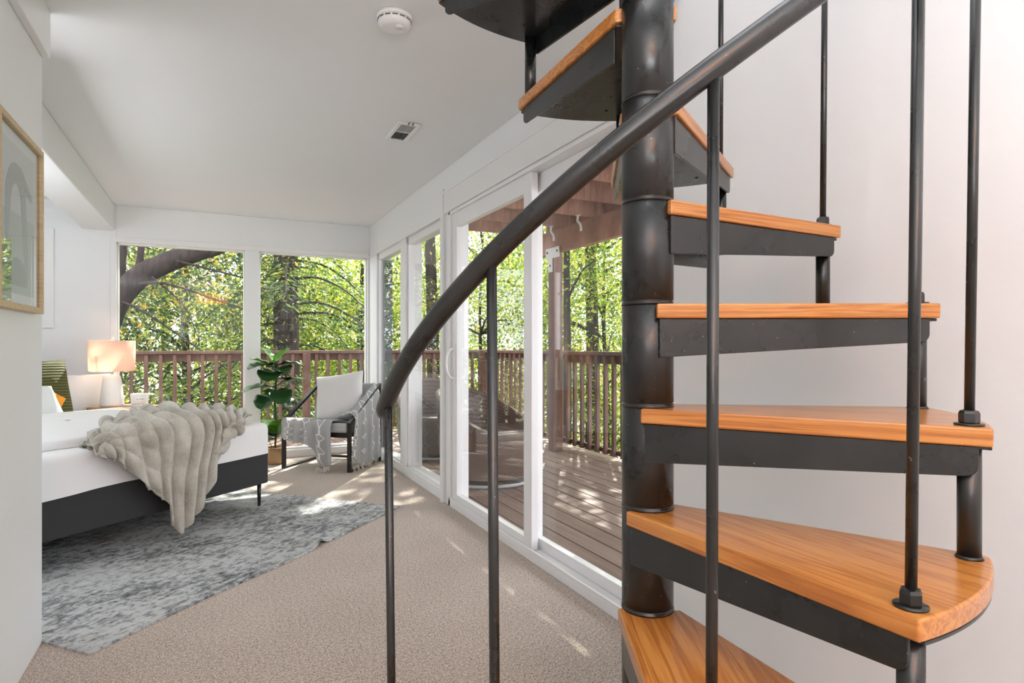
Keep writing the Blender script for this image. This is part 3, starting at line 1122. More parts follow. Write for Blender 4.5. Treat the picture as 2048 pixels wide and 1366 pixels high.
# ------------------------------------------------------------------ fur blanket over the foot of the bed
def blanket():
    cols = [  # (top u,v,z), (bottom u, z), edge u
        ((-1.21, 0.03, 0.600), (-1.20, 0.55)),
        ((-1.10, 0.12, 0.640), (-1.13, 0.530)),
        ((-1.00, 0.20, 0.680), (-1.06, 0.455)),
        ((-0.84, 0.27, 0.685), (-0.93, 0.325)),
        ((-0.69, 0.33, 0.700), (-0.84, 0.235)),
        ((-0.55, 0.36, 0.712), (-0.775, 0.045)),
        ((-0.42, 0.34, 0.705), (-0.70, 0.075)),
        ((-0.30, 0.30, 0.685), (-0.62, 0.160)),
        ((-0.20, 0.24, 0.675), (-0.55, 0.290)),
        ((-0.12, 0.19, 0.655), (-0.50, 0.455)),
        ((-0.06, 0.12, 0.620), (-0.44, 0.600)),
    ]
    NI, NJ = 230, 110
    keys = []
    for ci, ((tu, tv, tz), (bu, bz)) in enumerate(cols):
        eu = tu * 0.45 + bu * 0.55
        hang = 0.66 - bz
        ez = 0.600 + 0.065 * min(1, ci / 2, (10 - ci) / 2)
        pts = [Vector((tu, tv, tz - 0.03)), Vector((tu * 0.85 + bu * 0.15, tv * 0.72 + 0.01, tz + 0.012)), Vector((eu * 0.7 + tu * 0.3, tv * 0.28, max(ez, 0.4 * tz + 0.6 * ez))),
               Vector((eu, -0.045, min(ez - 0.02, bz + 0.9 * hang))), Vector((eu * 0.35 + bu * 0.65, -0.075, bz + hang * 0.45)), Vector((bu, -0.070, bz))]
        keys.append(pts)
    base = []
    for i in range(NI + 1):
        f = i / NI
        kp = [catmull([keys[c][m] for c in range(len(keys))], f) for m in range(6)]
        base.append([catmull(kp, j / NJ) for j in range(NJ + 1)])
    P = []
    for i in range(NI + 1):
        row = []
        for j in range(NJ + 1):
            p = base[i][j]
            a = base[min(i + 1, NI)][j] - base[max(i - 1, 0)][j]
            c = base[i][min(j + 1, NJ)] - base[i][max(j - 1, 0)]
            nr = a.cross(c)
            if nr.length > 1e-9:
                nr.normalize()
            if nr.z < 0 and j < NJ * 0.5:
                nr = -nr
            if j >= NJ * 0.5 and nr.y > 0:
                nr = -nr
            f, g = i / NI, j / NJ
            nz = noise.noise(Vector((f * 5, g * 3.5, 0.4)))
            ph = f * 11.5 + 0.55 * nz + 0.6 * math.sin(g * 4.2)
            rib = abs(math.sin(PI * ph)) ** 0.6
            k = math.floor(ph)
            seg = g * (5 + 3 * (k % 2)) + k * 0.37 + 0.5 * nz
            pin = abs(math.sin(PI * seg)) ** 0.5
            depth = 1 - (0.75 if f < 0.42 else 0.18) * (1 - pin) * (0.5 + 0.5 * math.sin(k * 2.1 + 1) ** 2)
            big = 0.028 * noise.noise(Vector((f * 4.2 + 7, g * 3.0, 2.0))) * (1 - abs(2 * g - 1) ** 4)
            h = (0.046 * rib * depth + big) * min(1, 0.3 + f / 0.06) + 0.004
            row.append(p + nr * h)
        P.append(row)
    b = MB()
    b.grid(P)
    return b
o = tag(blanket().build('fur_blanket', M['fur'], None, solid=0.012), 'cream ribbed faux fur blanket draped over the foot of the bed', 'blanket')
o.modifiers['solid'].offset = -1
o.matrix_world = bedM

# ------------------------------------------------------------------ rug
RA = Vector((-0.405, 2.625))
E1 = Vector((0.734, 0.679))
E2 = Vector((-0.672, 0.741))
RL, RW = 2.13, 1.52
def rug():
    n, m = 130, 70
    b = MB()
    top, bot = [], []
    for i in range(n + 1):
        rt_, rb_ = [], []
        for j in range(m + 1):
            s, q = i / n, j / m
            x, y = s * RL, q * RW
            edge = math.exp(-q * 9)
            y += 0.012 * math.sin(s * 9) * edge + 0.012 * math.exp(-((s - 0.62) / 0.03) ** 2) * edge
            x += 0.02 * math.exp(-((1 - s) / 0.03)) * math.exp(-q * 12)
            z = 0.028 * math.exp(-((s - 0.60 - 0.02 * q) / 0.022) ** 2) * math.exp(-q * 5)
            z += 0.010 * math.exp(-((s - 0.74) / 0.03) ** 2) * math.exp(-q * 7)
            z += 0.006 * math.exp(-((s - 0.90) / 0.03) ** 2) * math.exp(-q * 7)
            rt_.append((x, y, z + 0.008)); rb_.append((x, y, z + 0.0006))
        top.append(rt_); bot.append(rb_)
    b.grid(top)
    b.grid(bot)
    # hem
    ring = [(i, 0) for i in range(n)] + [(n, j) for j in range(m)] + [(i, m) for i in range(n, 0, -1)] + [(0, j) for j in range(m, 0, -1)]
    P = [[bot[i][j], top[i][j]] for i, j in ring]
    b.grid(P, wrap=True)
    return b
o = tag(rug().build('area_rug', M['rug'], None), 'distressed grey and white area rug partly under the bed', 'rug')
o.location = (RA.x, RA.y, 0)
o.rotation_euler = (0, 0, math.atan2(E1.y, E1.x))

# ------------------------------------------------------------------ armchair by the corner
CF = Vector((0.569, 5.846))
cf = Vector((0.752, -0.659))         # along the front, left to right
cg = Vector((0.659, 0.752))          # front to back
CA = math.atan2(cf.y, cf.x)
chM = Matrix.Translation((CF.x, CF.y, 0)) @ Matrix.Rotation(CA, 4, 'Z')
CW, CDp = 0.665, 0.56
t = thing('armchair', 'dark framed armchair with grey upholstery in the room corner', 'armchair', (CF.x, CF.y, 0), CA)
for x, nm in ((0.0, 'side_frame'), (CW, 'side_frame')):
    b = MB()
    w_ = 0.032
    P0, P1, P2, P3 = (x, 0, 0.011), (x, 0, 0.425), (x, CDp + 0.0, 0.735), (x, CDp, 0.011)
    b.bar((x, 0, 0.0), (x, 0, 0.43), w_, 0.028, (0, 1, 0))
    b.bar((x, -0.012, 0.424), (x, CDp + 0.012, 0.742), w_, 0.028)
    b.bar((x, CDp, 0.0), (x, CDp, 0.735), w_, 0.022, (0, 1, 0))
    b.bar((x, 0.012, 0.011), (x, CDp, 0.011), w_, 0.022)
    b.build(nm, M['dark_frame'], t, bevel=0.002)
b = MB()
b.bar((0.016, 0.02, 0.325), (CW - 0.016, 0.02, 0.325), 0.022, 0.05)
b.bar((0.016, CDp - 0.06, 0.26), (CW - 0.016, CDp - 0.06, 0.26), 0.022, 0.05)
b.bar((0.016, CDp - 0.02, 0.03), (CW - 0.016, CDp - 0.02, 0.03), 0.022, 0.022)
b.build('rails', M['dark_frame'], t, bevel=0.002)
b = MB()
b.box(0.02, CW - 0.02, -0.01, CDp - 0.03, -0.04, 0.045, Matrix.Translation((0, 0, 0.385)) @ Matrix.Rotation(rad(-5), 4, 'X'))
b.build('seat_cushion', M['chair_grey'], t, bevel=0.02, seg=4)
b = MB()
b.box(0.02, CW - 0.02, 0, 0.07, 0, 0.40, Matrix.Translation((0, CDp - 0.14, 0.37)) @ Matrix.Rotation(rad(-14), 4, 'X'))
b.build('back_cushion', M['chair_grey'], t, bevel=0.02, seg=4)
o = tag(pillow_mb(0.47, 0.46, 0.14).build('white_pillow', M['pillow_white']), 'plain white square pillow leaning back in the armchair', 'pillow')
o.matrix_world = chM @ Matrix.Translation((0.375, CDp - 0.235, 0.635)) @ Matrix.Rotation(rad(6), 4, 'Z') @ Matrix.Rotation(rad(-20), 4, 'X') @ Matrix.Rotation(rad(-9), 4, 'Y')

def chair_throw():
    b = MB()
    # A: over the front of the seat
    n, m = 110, 60
    P = []
    for i in range(n + 1):
        f = i / n
        x = 0.005 + 0.50 * f
        # hem height along the front: short at left, long corner at right
        if f < 0.55:
            hem = 0.29 - 0.05 * math.sin(f / 0.55 * PI * 0.5)
        else:
            q = (f - 0.55) / 0.45
            hem = 0.24 - 0.215 * min(1, q * 1.6) ** 1.2 + 0.06 * max(0, q - 0.75) * 4
        fold = 0.018 * math.sin(f * 30 + 1.0) + 0.012 * noise.noise(Vector((f * 8, 0, 3)))
        row = []
        for j in range(m + 1):
            g = j / m
            if g < 0.38:
                q = g / 0.38
                y = 0.30 * (1 - q) - 0.01
                z = 0.455 - 0.028 * (1 - q) + 0.016 * (1 - q) * noise.noise(Vector((f * 6, q * 2, 5))) + fold * 0.5 * q
                if f > 0.82:
                    z += 0.0
                row.append(Vector((x, y, z)))
            else:
                q = (g - 0.38) / 0.62
                top = 0.455 + fold * 0.5
                rnd = min(1, q * 7)
                y = -0.01 - 0.035 * math.sin(rnd * PI / 2) + fold * min(1, q * 2.5) * 0.9 - 0.012 * q
                z = top - 0.03 * (1 - math.cos(rnd * PI / 2)) - (top - 0.03 - hem) * q
                xx = x + (0.03 * q * (f - 0.3))
                row.append(Vector((xx, y, z)))
        P.append(row)
    uvA = lambda i, j: (i / n * 0.62, j / m * 0.85)
    b.grid(P, uvs=uvA)
    # B: hanging over the right arm
    n2, m2 = 90, 70
    P = []
    for i in range(n2 + 1):
        f = i / n2
        y = 0.07 + 0.44 * f
        arm = 0.462 + 0.318 / 0.56 * y
        fold = 0.020 * math.sin(f * 24) + 0.010 * noise.noise(Vector((f * 9, 1, 7)))
        hem = 0.035 + 0.10 * (1 - min(1, f * 4)) + 0.02 * math.sin(f * 9)
        row = []
        for j in range(m2 + 1):
            g = j / m2
            if g < 0.3:
                q = g / 0.3
                x = CW - 0.16 + 0.13 * q
                z = 0.46 + 0.06 * f + (arm - 0.46 - 0.06 * f) * q ** 0.8 + 0.012
                row.append(Vector((x, y, z)))
            else:
                q = (g - 0.3) / 0.7
                rr = min(1, q * 8)
                x = CW - 0.03 + 0.055 * math.sin(rr * PI / 2) + max(0, fold) * min(1, q * 2)
                z = arm + 0.014 - 0.02 * (1 - math.cos(rr * PI / 2)) - (arm - hem) * q
                yy = y - 0.05 * q * (1 - f) + 0.06 * q * f - 0.03 * q
                row.append(Vector((x, yy, z)))
        P.append(row)
    uvB = lambda i, j: (i / n2 * 0.6 + 0.07, j / m2 * 1.0)
    b.grid(P, uvs=uvB)
    return b
def fringe_mb(side):
    b = MB()
    random.seed(3)
    for i in range(26 if side == 0 else 0):
        f = i / 25
        x = 0.385 + 0.12 * f
        z = 0.03 + 0.05 * abs(f - 0.35)
        b.tube([(x, -0.065, z), (x + random.uniform(-.01, .01), -0.08 + random.uniform(-.03, .01), max(0.004, z - 0.04))], 0.0022, 5)
    for i in range(40 if side == 1 else 0):
        f = i / 39
        y = 0.0 + 0.44 * f
        x = CW + 0.04 + random.uniform(-.01, .02)
        b.tube([(x, y, 0.055), (x + random.uniform(-.005, .03), y + random.uniform(-.03, .03), 0.004)], 0.0022, 5)
    return b
th_ = tag(empty('woven_throw', (CF.x, CF.y, 0), CA), 'grey woven throw with white diamond lines draped over the armchair', 'throw blanket')
chair_throw().build('cloth', M['throw'], th_, solid=0.005)
fringe_mb(0).build('fringe', M['fringe'], th_)
fringe_mb(1).build('fringe', M['fringe'], th_)

# ------------------------------------------------------------------ potted fig beside the armchair
PX, PY = 0.515, 6.13
t = thing('potted_fig', 'potted fig plant with broad green leaves in a kraft basket', 'plant', (PX, PY, 0))
b = MB()
b.lathe([(0.001, 0.0), (0.078, 0.0), (0.088, 0.02), (0.092, 0.10), (0.086, 0.155), (0.080, 0.158), (0.078, 0.13), (0.001, 0.128)], 32, close=False)
b.build('basket', M['basket'], t)
b = MB()
b.tube(smooth_path([(0, 0, 0.12), (0.012, 0.004, 0.35), (0.0, 0.0, 0.6), (0.012, -0.004, 0.82), (0.006, 0, 0.97)], 24), 0.009, 10)
stm = b.build('stem', M['stem'], t)
def fig_leaf(base, az, el, L, Wd, droop, m):
    b = MB()
    n, k = 16, 8
    P = []
    d = Vector((math.cos(az), math.sin(az), 0))
    s = Vector((-math.sin(az), math.cos(az), 0))
    for i in range(n + 1):
        f = i / n
        wd = Wd * (math.sin(PI * min(1, f ** 0.75 * 0.98)) ** 0.7) * (0.72 + 0.38 * f) if 0 < f < 1 else 0.002
        ang = el - droop * f
        c = Vector(base) + d * (L * f * math.cos(el - droop * f * 0.5)) + Vector((0, 0, L * f * math.sin(el - droop * f * 0.5)))
        up = (-d * math.sin(ang) + Vector((0, 0, 1)) * math.cos(ang))
        row = []
        for j in range(k + 1):
            q = -1 + 2 * j / k
            row.append(c + s * (q * wd) + up * (0.22 * wd * abs(q) ** 1.3 + 0.006 * math.sin(f * 20) * abs(q)))
        P.append(row)
    b.grid(P)
    return b.build('leaf', M[m], t, solid=0.0012)
random.seed(11)
spec = [  # height, azimuth deg, elevation deg, length, width, droop, mat
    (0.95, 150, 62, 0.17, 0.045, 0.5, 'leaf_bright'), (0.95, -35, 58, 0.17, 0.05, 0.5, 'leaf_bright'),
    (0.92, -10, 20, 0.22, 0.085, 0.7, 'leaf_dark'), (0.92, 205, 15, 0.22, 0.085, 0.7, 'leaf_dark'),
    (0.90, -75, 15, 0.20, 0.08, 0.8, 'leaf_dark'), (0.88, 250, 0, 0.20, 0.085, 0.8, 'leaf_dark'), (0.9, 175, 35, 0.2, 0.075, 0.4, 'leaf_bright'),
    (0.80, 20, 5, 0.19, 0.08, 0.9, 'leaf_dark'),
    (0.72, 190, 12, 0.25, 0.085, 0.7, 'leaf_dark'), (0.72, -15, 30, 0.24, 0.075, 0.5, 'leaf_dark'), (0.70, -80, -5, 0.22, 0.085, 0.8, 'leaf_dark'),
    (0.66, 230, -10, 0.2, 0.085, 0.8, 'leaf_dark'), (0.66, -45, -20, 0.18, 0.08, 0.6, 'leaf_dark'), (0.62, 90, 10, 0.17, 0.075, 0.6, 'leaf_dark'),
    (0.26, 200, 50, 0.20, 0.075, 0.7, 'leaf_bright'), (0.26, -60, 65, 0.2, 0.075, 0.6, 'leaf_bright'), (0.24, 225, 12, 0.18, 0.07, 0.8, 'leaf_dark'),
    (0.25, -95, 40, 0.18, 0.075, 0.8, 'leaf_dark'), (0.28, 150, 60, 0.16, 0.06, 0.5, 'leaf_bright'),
]
for h_, az, el, L, Wd, dr_, m in spec:
    fig_leaf((0, 0, h_), rad(az), rad(el), L * 1.2, Wd * 1.65, dr_, m)

# ------------------------------------------------------------------ deck outside
ZD = -0.05
b = MB()
x = XR + 0.16
while x < 3.72:
    b.box(x, x + 0.133, -2.5, 8.28, ZD - 0.035, ZD)
    x += 0.143
x = -3.4
while x < XR + 0.13:
    b.box(x, x + 0.136, YB + 0.16, 8.28, ZD - 0.035, ZD)
    x += 0.143
deck = struct(b.build('deck_floor', M['deck'], bevel=0.003))

def railing(p0, p1, label, posts, nb, off, group=None):
    """p0->p1 along the rail; parts: top_rail, sub_rail, bottom_rail, posts, balusters"""
    p0, p1 = Vector(p0), Vector(p1)
    L = (p1 - p0).length
    ang = math.atan2((p1 - p0).y, (p1 - p0).x)
    t = thing('deck_railing', label, 'railing', (p0.x, p0.y, ZD), ang)
    b = MB(); b.box(0, L, -0.07, 0.07, 1.068, 1.106); b.build('top_rail', M['redwood'], t, bevel=0.004)
    b = MB(); b.box(0, L, -0.02, 0.02, 0.98, 1.068); b.build('upper_rail', M['redwood'], t, bevel=0.003)
    b = MB(); b.box(0, L, -0.02, 0.02, 0.07, 0.115); b.build('bottom_rail', M['redwood'], t, bevel=0.003)
    for s in posts:
        b = MB(); b.box(s - 0.045, s + 0.045, -0.11, -0.02, 0.0, 1.068); b.build('post', M['redwood'], t, bevel=0.004)
    me = None
    for i in range(nb):
        s = off + 0.146 * i
        if s > L - 0.03:
            break
        if any(abs(s - q) < 0.06 for q in posts):
            continue
        if me is None:
            b = MB(); b.box(-0.019, 0.019, -0.058, -0.02, 0.06, 1.06)
            o = b.build('baluster', M['redwood'], t, bevel=0.002)
            me = o
        else:
            o = me.copy(); C.objects.link(o); o.parent = t
        o.location = (s, 0, 0)
    return t
railing((-3.2, 8.2), (3.62, 8.2), 'brown wooden deck railing running behind the two back windows', [0.1, 2.2, 4.265, 6.72], 60, 0.155)
railing((3.62, 8.2), (3.62, 0.2), 'brown wooden deck railing on the right side of the deck', [0.05, 4.9], 60, 0.18)

t = thing('deck_post', 'tall brown timber post on deck supporting overhead beam', 'post', (3.40, 5.80, ZD))
b = MB(); b.box(-0.06, 0.06, -0.06, 0.06, 0, 2.19); b.build('post', M['redwood'], t, bevel=0.006)
b = MB()
b.box(-0.068, -0.0605, -0.19, 0.10, 2.13, 2.245)
b.box(-0.068, -0.0605, -0.045, 0.045, 1.98, 2.13)
br_ = b.build('bracket', M['galv'], t, bevel=0.001)
b = MB()
for y, z in ((-0.15, 2.20), (0.06, 2.20), (0.0, 2.05)):
    b.lathe([(0.012, 0), (0.012, 0.008), (0.006, 0.011)], 8, Matrix.Translation((-0.068, y, z)) @ Matrix.Rotation(rad(-90), 4, 'Y'))
b.build('bolt', M['grille_dark'], br_)

t = thing('upper_deck', 'reddish brown timber deck overhead with joists and edge beam', 'deck', (XR + 0.16, 6.2, 2.14))
ux, uy, uz = XR + 0.16, 6.2, 2.14
def ub(nm, x0, x1, y0, y1, z0, z1, m='redwood_light'):
    b = MB(); b.box(x0 - ux, x1 - ux, y0 - uy, y1 - uy, z0 - uz, z1 - uz)
    return b.build(nm, M[m], t, bevel=0.003)
ub('beam', 3.36, 3.44, -2.0, 6.2, 2.142, 2.388)
ub('rim_joist', ux, 3.44, 6.15, 6.2, 2.39, 2.58)
ub('fascia', 3.50, 3.54, -2.0, 6.2, 2.39, 2.60)
ub('ledger', ux + 0.002, ux + 0.04, -2.0, 6.15, 2.39, 2.58)
y = 5.58
while y > -1.5:
    ub('joist', ux + 0.04, 3.50, y - 0.02, y + 0.02, 2.39, 2.58)
    y -= 0.57
b = MB()
x = ux
while x < 3.55:
    gap = 0.024 if any(abs(x + 0.143 - q) < 0.0716 for q in (2.6, 2.9, 3.15)) else 0.001
    b.box(x - ux, x + 0.143 - gap - ux, -8.2, 0.02, 2.582 - uz, 2.615 - uz)
    x += 0.143
b.build('decking', M['redwood_light'], t)
for i, (x, y, lab) in enumerate(((3.22, 5.45, 'small white hook under the upper deck joist nearest the post'), (3.18, 4.86, 'small white hook under the upper deck nearer the staircase'))):
    b = MB()
    b.tube(smooth_path([(0, 0, 0), (0, 0.01, -0.05), (0.0, -0.035, -0.09), (0, -0.05, -0.12), (0, -0.05, -0.16)], 16), 0.012, 8)
    b.box(-0.015, 0.015, -0.03, 0.03, -0.002, 0.002)
    o = tag(b.build('ceiling_hook', M['plastic']), lab, 'hook', 'hooks under the upper deck')
    o.location = (x, y + 0.13, 2.388)
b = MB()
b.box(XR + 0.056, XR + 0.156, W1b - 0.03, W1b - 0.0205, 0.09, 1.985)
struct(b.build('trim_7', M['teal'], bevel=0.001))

# wicker chairs on the deck
def wicker_chair(name, label, x, y, face, R=0.40):
    t = thing(name, label, 'chair', (x, y, ZD), face, 'wicker barrel chairs on the deck')
    n, m = 96, 26
    def hgt(a):
        c = (1 - math.cos(a)) / 2          # 0 in front, 1 at the back
        return 0.43 + 0.36 * max(0, (c - 0.12) / 0.88) ** 1.1
    out, inn = [], []
    for i in range(n):
        a = 2 * PI * i / n
        h = hgt(a)
        ro, ri = [], []
        for j in range(m + 1):
            f = j / m
            z = 0.06 + (h - 0.06) * f
            r = R * (0.86 + 0.14 * math.sin(min(1, z / 0.35) * PI / 2)) + 0.10 * max(0, z - 0.42) * (1 - math.cos(a)) / 2
            ro.append((r * math.cos(a), r * math.sin(a), z))
        for j in range(9):
            f = j / 8
            z = h - (h - 0.36) * f
            r = R - 0.06 + 0.10 * max(0, z - 0.42) * (1 - math.cos(a)) / 2
            ri.append((r * math.cos(a), r * math.sin(a), z + (0.012 if j == 0 else 0)))
        out.append(ro + ri)
    b = MB()
    b.grid(out, wrap=True, uvs=lambda i, j: (i / n, j / m))
    b.build('wicker_shell', M['wicker'], t)
    b = MB()
    b.lathe([(0.001, 0.36), (R - 0.07, 0.36), (R - 0.055, 0.37), (R - 0.055, 0.39), (R - 0.08, 0.40), (0.001, 0.405)], 48, close=False)
    b.build('seat_pad', M['wicker'], t)
    b = MB()
    for k in range(48):
        pass
    ring = [((R - 0.02) * math.cos(2 * PI * k / 48), (R - 0.02) * math.sin(2 * PI * k / 48), 0.016) for k in range(49)]
    b.tube(ring, 0.015, 10, caps=False)
    for k in range(4):
        a = PI / 4 + PI / 2 * k
        b.tube([((R - 0.02) * math.cos(a), (R - 0.02) * math.sin(a), 0.016), ((R - 0.06) * math.cos(a), (R - 0.06) * math.sin(a), 0.08)], 0.012, 8)
    b.build('base_ring', M['rubber_grey'], t)
    return t
wicker_chair('wicker_chair', 'round brown wicker barrel chair on deck nearest the sliding door', 2.16, 4.86, rad(-60), 0.43)
wicker_chair('wicker_chair', 'round brown wicker barrel chair farther away on deck behind corner window', 2.13, 6.20, rad(-100), 0.40)
# small glass side table
t = thing('side_table', 'small round glass topped side table between the wicker chairs', 'side table', (2.28, 5.55, ZD))
b = MB()
b.lathe([(0.001, 0.50), (0.18, 0.50), (0.185, 0.505), (0.18, 0.512), (0.001, 0.512)], 40, close=False)
b.build('table_top', M['rubber_grey'], t)
for k in range(3):
    a = 2 * PI * k / 3 + 0.4
    b = MB()
    b.tube([(0.10 * math.cos(a), 0.10 * math.sin(a), 0.5), (0.15 * math.cos(a), 0.15 * math.sin(a), 0.0)], 0.010, 8)
    b.build('leg', M['black_metal'], t)

# ------------------------------------------------------------------ trees and hillside
rng = np.random.default_rng(5)
def leaf_mesh(name, centers, size, aspect, mat, align=None, jitter=0.35):
    """one mesh of many small pointed leaves (4-sided), each its own island"""
    n = len(centers)
    s = size * rng.uniform(0.6, 1.35, n)
    d = rng.normal(size=(n, 3))
    if align is not None:
        d = align + rng.normal(size=(n, 3)) * jitter
    d /= np.linalg.norm(d, axis=1, keepdims=True)
    e = rng.normal(size=(n, 3))
    e -= d * (e * d).sum(1, keepdims=True)
    e /= np.linalg.norm(e, axis=1, keepdims=True)
    nrm = np.cross(d, e)
    a = centers - d * s[:, None] * 0.5
    c = centers + d * s[:, None] * 0.5
    mid = centers - d * s[:, None] * 0.06 + nrm * s[:, None] * 0.08
    b_ = mid + e * (s * aspect * 0.5)[:, None]
    f_ = mid - e * (s * aspect * 0.5)[:, None]
    v = np.stack([a, b_, c, f_], 1).reshape(-1, 3)
    me = bpy.data.meshes.new(name)
    me.vertices.add(4 * n)
    me.vertices.foreach_set('co', v.astype(np.float32).ravel())
    me.loops.add(4 * n)
    me.loops.foreach_set('vertex_index', np.arange(4 * n, dtype=np.int32))
    me.polygons.add(n)
    me.polygons.foreach_set('loop_start', np.arange(0, 4 * n, 4, dtype=np.int32))
    me.update(calc_edges=True)
    me.materials.append(M[mat])
    return me

def crown(n_clump, n_leaf, rx, ry, rz, sig):
    c = rng.normal(size=(n_clump, 3))
    c /= np.linalg.norm(c, axis=1, keepdims=True)
    c *= rng.uniform(0.25, 1.0, (n_clump, 1)) ** 0.5
    c *= np.array([rx, ry, rz])
    k = rng.integers(0, n_clump, n_leaf)
    p = c[k] + rng.normal(size=(n_leaf, 3)) * sig * np.array([1.2, 1.2, 0.6])
    return c, p

def tree(label, base, h, r, rx, ry, rz, cz, n_leaf, size, mat, group, aspect=0.5, n_clump=170, sig=0.28, lean=(0, 0), twigs=18):
    t = thing('tree', label, 'tree', base, 0, group)
    b = MB()
    top = Vector((lean[0], lean[1], h))
    path = smooth_path([(0, 0, 0), (lean[0] * 0.2 + 0.05, lean[1] * 0.2, h * 0.35), (lean[0] * 0.6 - 0.06, lean[1] * 0.6 + 0.05, h * 0.7), top], 18)
    b.tube(path, [r * (1 - 0.75 * i / 17) for i in range(18)], 12)
    b.build('trunk', M['bark'], t)
    c, p = crown(n_clump, n_leaf, rx, ry, rz, sig)
    off = np.array([lean[0] * 0.7, lean[1] * 0.7, cz])
    b = MB()
    for k in rng.permutation(n_clump)[:twigs]:
        q = Vector(c[k] + off)
        f = min(0.95, max(0.1, (q.z - 0.5) / h))
        s = path[int(f * 17)]
        mid = (s + q) / 2 + Vector((0, 0, 0.15))
        b.tube(smooth_path([s, mid, q], 8), [0.03 * (1 - 0.1 * i) for i in range(8)], 6)
    b.build('branches', M['bark'], t)
    me = leaf_mesh('foliage', p + off, size, aspect, mat)
    link('foliage', me, None, t)['kind'] = 'stuff'
    return t

G1 = 'trees beyond the deck'
ZG = -3.4
# behind the back windows
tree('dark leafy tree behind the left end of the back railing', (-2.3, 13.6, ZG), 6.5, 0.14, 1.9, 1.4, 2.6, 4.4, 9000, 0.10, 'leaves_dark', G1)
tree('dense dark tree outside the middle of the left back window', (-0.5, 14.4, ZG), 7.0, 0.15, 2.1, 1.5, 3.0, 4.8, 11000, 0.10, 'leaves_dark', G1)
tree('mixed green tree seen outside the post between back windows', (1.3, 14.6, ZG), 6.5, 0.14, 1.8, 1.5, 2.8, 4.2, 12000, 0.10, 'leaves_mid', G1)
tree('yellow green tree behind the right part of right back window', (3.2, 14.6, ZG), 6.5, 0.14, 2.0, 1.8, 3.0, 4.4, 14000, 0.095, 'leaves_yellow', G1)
tree('pale sunny tree far behind the left back window', (-1.2, 19.5, ZG), 7, 0.18, 2.6, 2.0, 3.2, 4.2, 7000, 0.15, 'leaves_mid', G1)
tree('pale sunny tree far behind the right back window', (2.6, 20.0, ZG), 7, 0.18, 2.8, 2.0, 3.4, 4.4, 12000, 0.15, 'leaves_yellow', G1)
# right side, seen through the corner windows and the sliding door
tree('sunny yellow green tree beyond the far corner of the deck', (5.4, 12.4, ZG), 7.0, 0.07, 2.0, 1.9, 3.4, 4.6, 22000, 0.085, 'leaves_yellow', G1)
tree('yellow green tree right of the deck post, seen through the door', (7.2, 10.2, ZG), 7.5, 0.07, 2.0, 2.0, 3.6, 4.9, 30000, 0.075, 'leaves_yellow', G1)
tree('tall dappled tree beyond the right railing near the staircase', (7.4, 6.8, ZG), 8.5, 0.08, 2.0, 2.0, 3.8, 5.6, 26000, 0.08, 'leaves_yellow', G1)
tree('bright tree far behind the deck post', (8.6, 14.8, ZG), 7.5, 0.15, 2.8, 2.4, 3.6, 4.8, 18000, 0.12, 'leaves_mid', G1)
tree('leafy tree far behind the corner windows', (5.0, 18.0, ZG), 7.5, 0.15, 2.6, 2.2, 3.6, 4.6, 16000, 0.12, 'leaves_yellow', G1)
tree('tall open tree shading the deck corner', (5.4, 9.0, ZG), 9.5, 0.10, 1.5, 1.5, 2.4, 8.0, 5000, 0.11, 'leaves_mid', G1, lean=(0.4, 0.1))
tree('tree at far right beyond the right railing', (11.5, 9.0, ZG), 8, 0.15, 2.8, 2.8, 3.6, 4.8, 14000, 0.13, 'leaves_mid', G1)
tree('tall tree whose high crown shades the back of the deck', (0.6, 11.9, ZG), 12.5, 0.17, 2.4, 2.0, 2.6, 10.6, 3000, 0.16, 'leaves_mid', G1)
tree('tall tree with a high crown behind the corner of the deck', (3.9, 11.6, ZG), 12.5, 0.17, 2.4, 2.0, 2.8, 10.6, 3000, 0.16, 'leaves_mid', G1)
tree('tall tree with a high crown beyond the right end of the deck', (6.6, 9.9, ZG), 12.5, 0.17, 2.4, 2.2, 2.8, 10.8, 3000, 0.16, 'leaves_mid', G1)
tree('tall tree with a high crown left of the back windows', (-2.2, 12.6, ZG), 12.5, 0.17, 2.2, 2.0, 2.8, 10.6, 3200, 0.16, 'leaves_mid', G1)

# leaning trunk with the thick branch in the left back window
t = thing('leaning_tree', 'thick dark leaning trunk with a heavy bough in left back window', 'tree', (-1.9, 10.2, ZG))
def rel(p):
    return (p[0] + 1.9, p[1] - 10.2, p[2] - ZG)
b = MB()
b.tube(smooth_path([rel(q) for q in ((-1.9, 10.2, ZG), (-1.65, 10.2, 0.0), (-1.36, 10.2, 1.45), (-1.05, 10.2, 2.03), (-0.65, 10.15, 2.32), (-0.2, 10.1, 2.52), (0.1, 10.1, 2.64), (0.7, 10.0, 3.0))], 44),
       [0.20 - 0.09 * i / 43 for i in range(44)], 16)
b.build('trunk', M['bark'], t)
for pth, r0 in ((((-1.25, 10.2, 1.7), (-1.2, 10.25, 2.4), (-1.15, 10.3, 3.2), (-1.1, 10.3, 4.6)), 0.09), (((-1.0, 10.2, 2.1), (-0.94, 10.25, 2.7), (-0.88, 10.3, 4.4)), 0.06),
               (((-1.0, 10.1, 2.0), (-0.6, 9.9, 2.0), (0.2, 9.7, 1.72), (1.2, 9.5, 1.35)), 0.022), (((-1.2, 10.1, 1.75), (-0.9, 9.9, 1.6), (-0.3, 9.8, 1.15), (0.2, 9.7, 0.75)), 0.02),
               (((-0.5, 10.0, 2.35), (-0.1, 9.9, 2.25), (0.5, 9.8, 2.1), (1.1, 9.7, 1.95)), 0.02), (((-0.8, 10.0, 2.1), (-0.4, 9.9, 1.7), (-0.2, 9.9, 1.2)), 0.014)):
    b = MB()
    p_ = smooth_path([rel(q) for q in pth], 20)
    b.tube(p_, [r0 * (1 - 0.6 * i / 19) for i in range(20)], 8)
    b.build('branch', M['bark'], t)
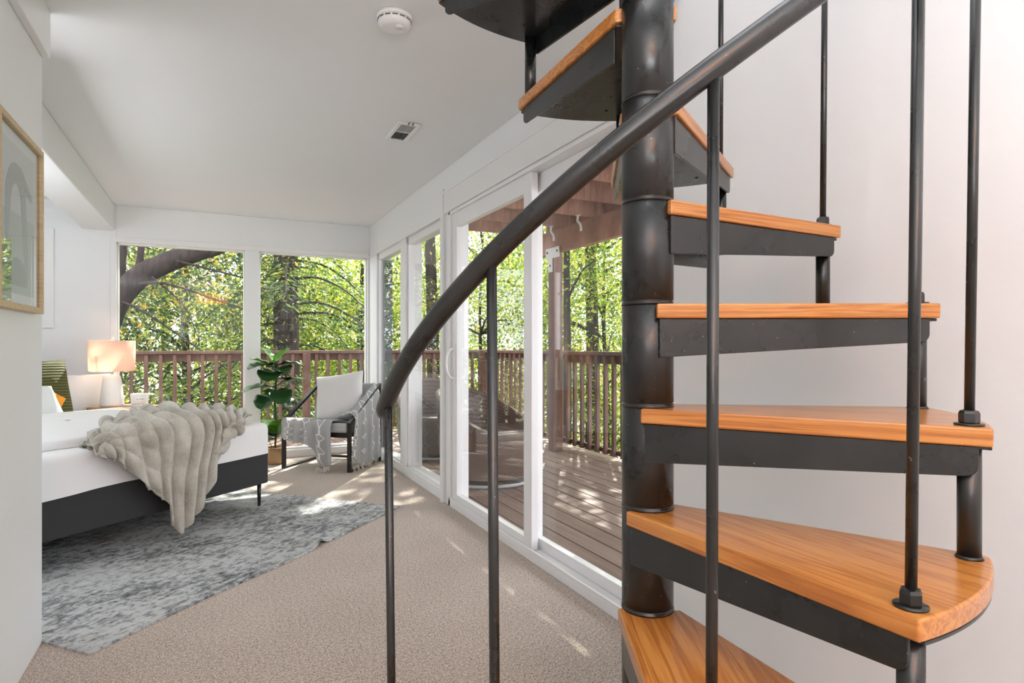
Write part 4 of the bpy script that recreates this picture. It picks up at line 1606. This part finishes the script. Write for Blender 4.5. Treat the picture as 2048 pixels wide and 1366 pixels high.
c, p = crown(110, 7000, 1.7, 0.9, 1.2, 0.2)
me = leaf_mesh('foliage', p + np.array(rel((0.1, 11.3, 2.2))), 0.085, 0.42, 'leaves_dark')
link('foliage', me, None, t)['kind'] = 'stuff'

# redwood in the right back window
t = thing('redwood_tree', 'redwood conifer with reddish trunk and drooping sprays in right back window', 'tree', (1.12, 11.2, ZG))
b = MB()
b.tube(smooth_path([(0, 0, 0), (0.02, 0, 3), (0.0, 0, 6.5), (0, 0, 9)], 24), [0.26 - 0.10 * i / 23 for i in range(24)], 16)
b.build('trunk', M['bark'], t)
cen, ali = [], []
for i in range(46):
    z = 1.5 + 6.6 * i / 46 + rng.uniform(-.1, .1)
    az = rng.uniform(0, 2 * PI)
    L = rng.uniform(1.3, 2.3)
    dr = Vector((math.cos(az), math.sin(az), 0))
    pts = [Vector((0, 0, z)), dr * L * 0.4 + Vector((0, 0, z + 0.02)), dr * L * 0.75 + Vector((0, 0, z - 0.22)), dr * L + Vector((0, 0, z - 0.55))]
    pa = smooth_path(pts, 10)
    b = MB()
    b.tube(pa, [0.026 * (1 - 0.08 * k) for k in range(10)], 6)
    b.build('branch', M['bark'], t)
    for q in range(170):
        f = rng.uniform(0.15, 1.0)
        c0 = catmull(pts, f)
        side = Vector((-dr.y, dr.x, 0)) * rng.normal() * 0.22 * (1.15 - f * 0.6)
        cen.append(c0 + side + Vector((0, 0, -abs(rng.normal()) * 0.12)))
        ali.append((side.normalized() * 0.8 + dr * 0.7 + Vector((0, 0, -0.5))))
me = leaf_mesh('foliage', np.array([list(q) for q in cen]), 0.13, 0.2, 'needles', np.array([list(q) for q in ali]), 0.3)
link('foliage', me, None, t)['kind'] = 'stuff'

# hillside and undergrowth
b = MB()
P = []
for i in range(81):
    row = []
    for j in range(81):
        x, y = -30 + 75 * i / 80, -12 + 60 * j / 80
        d_ = max(0, math.hypot(max(0, x - 4), max(0, y - 8)))
        z = ZG + 0.10 * d_ + 0.35 * noise.noise(Vector((x * 0.4, y * 0.4, 0)))
        if XL - 0.6 < x < 4.2 and y < 8.6:
            z = min(z, ZG)
        row.append((x, y, z))
    P.append(row)
b.grid(P)
struct(b.build('hillside', M['hill']))
pos = []
for i in range(40000):
    x = rng.uniform(-6, 14)
    y = rng.uniform(3, 17)
    if x < 4.3 and y < 8.9:
        continue
    pos.append((x, y, ZG + 0.3 + abs(rng.normal()) * 0.8 + 0.10 * math.hypot(max(0, x - 4), max(0, y - 8))))
me = leaf_mesh('undergrowth', np.array(pos), 0.12, 0.5, 'leaves_mid')
o = tag(link('undergrowth', me, None), 'leafy undergrowth covering the slope below the deck', 'shrubs', kind='stuff')

# ------------------------------------------------------------------ warm pendant behind the camera (seen reflected in the glass)
t = thing('pendant_lamp', 'warm drum pendant lamp hanging behind the staircase, reflected in the windows', 'lamp', (-0.05, -1.4, ZC))
b = MB()
b.lathe([(0.30, -0.36), (0.31, -0.36), (0.31, -0.16), (0.30, -0.16)], 48, close=False)
b.build('drum_shade', M['drum'], t)
b = MB()
b.tube([(0, 0, -0.20), (0, 0, -0.0005)], 0.006, 8)
for k in range(3):
    a = 2 * PI * k / 3
    b.tube([(0, 0, -0.17), (0.30 * math.cos(a), 0.30 * math.sin(a), -0.17)], 0.003, 6)
b.build('rod', M['black_metal'], t)
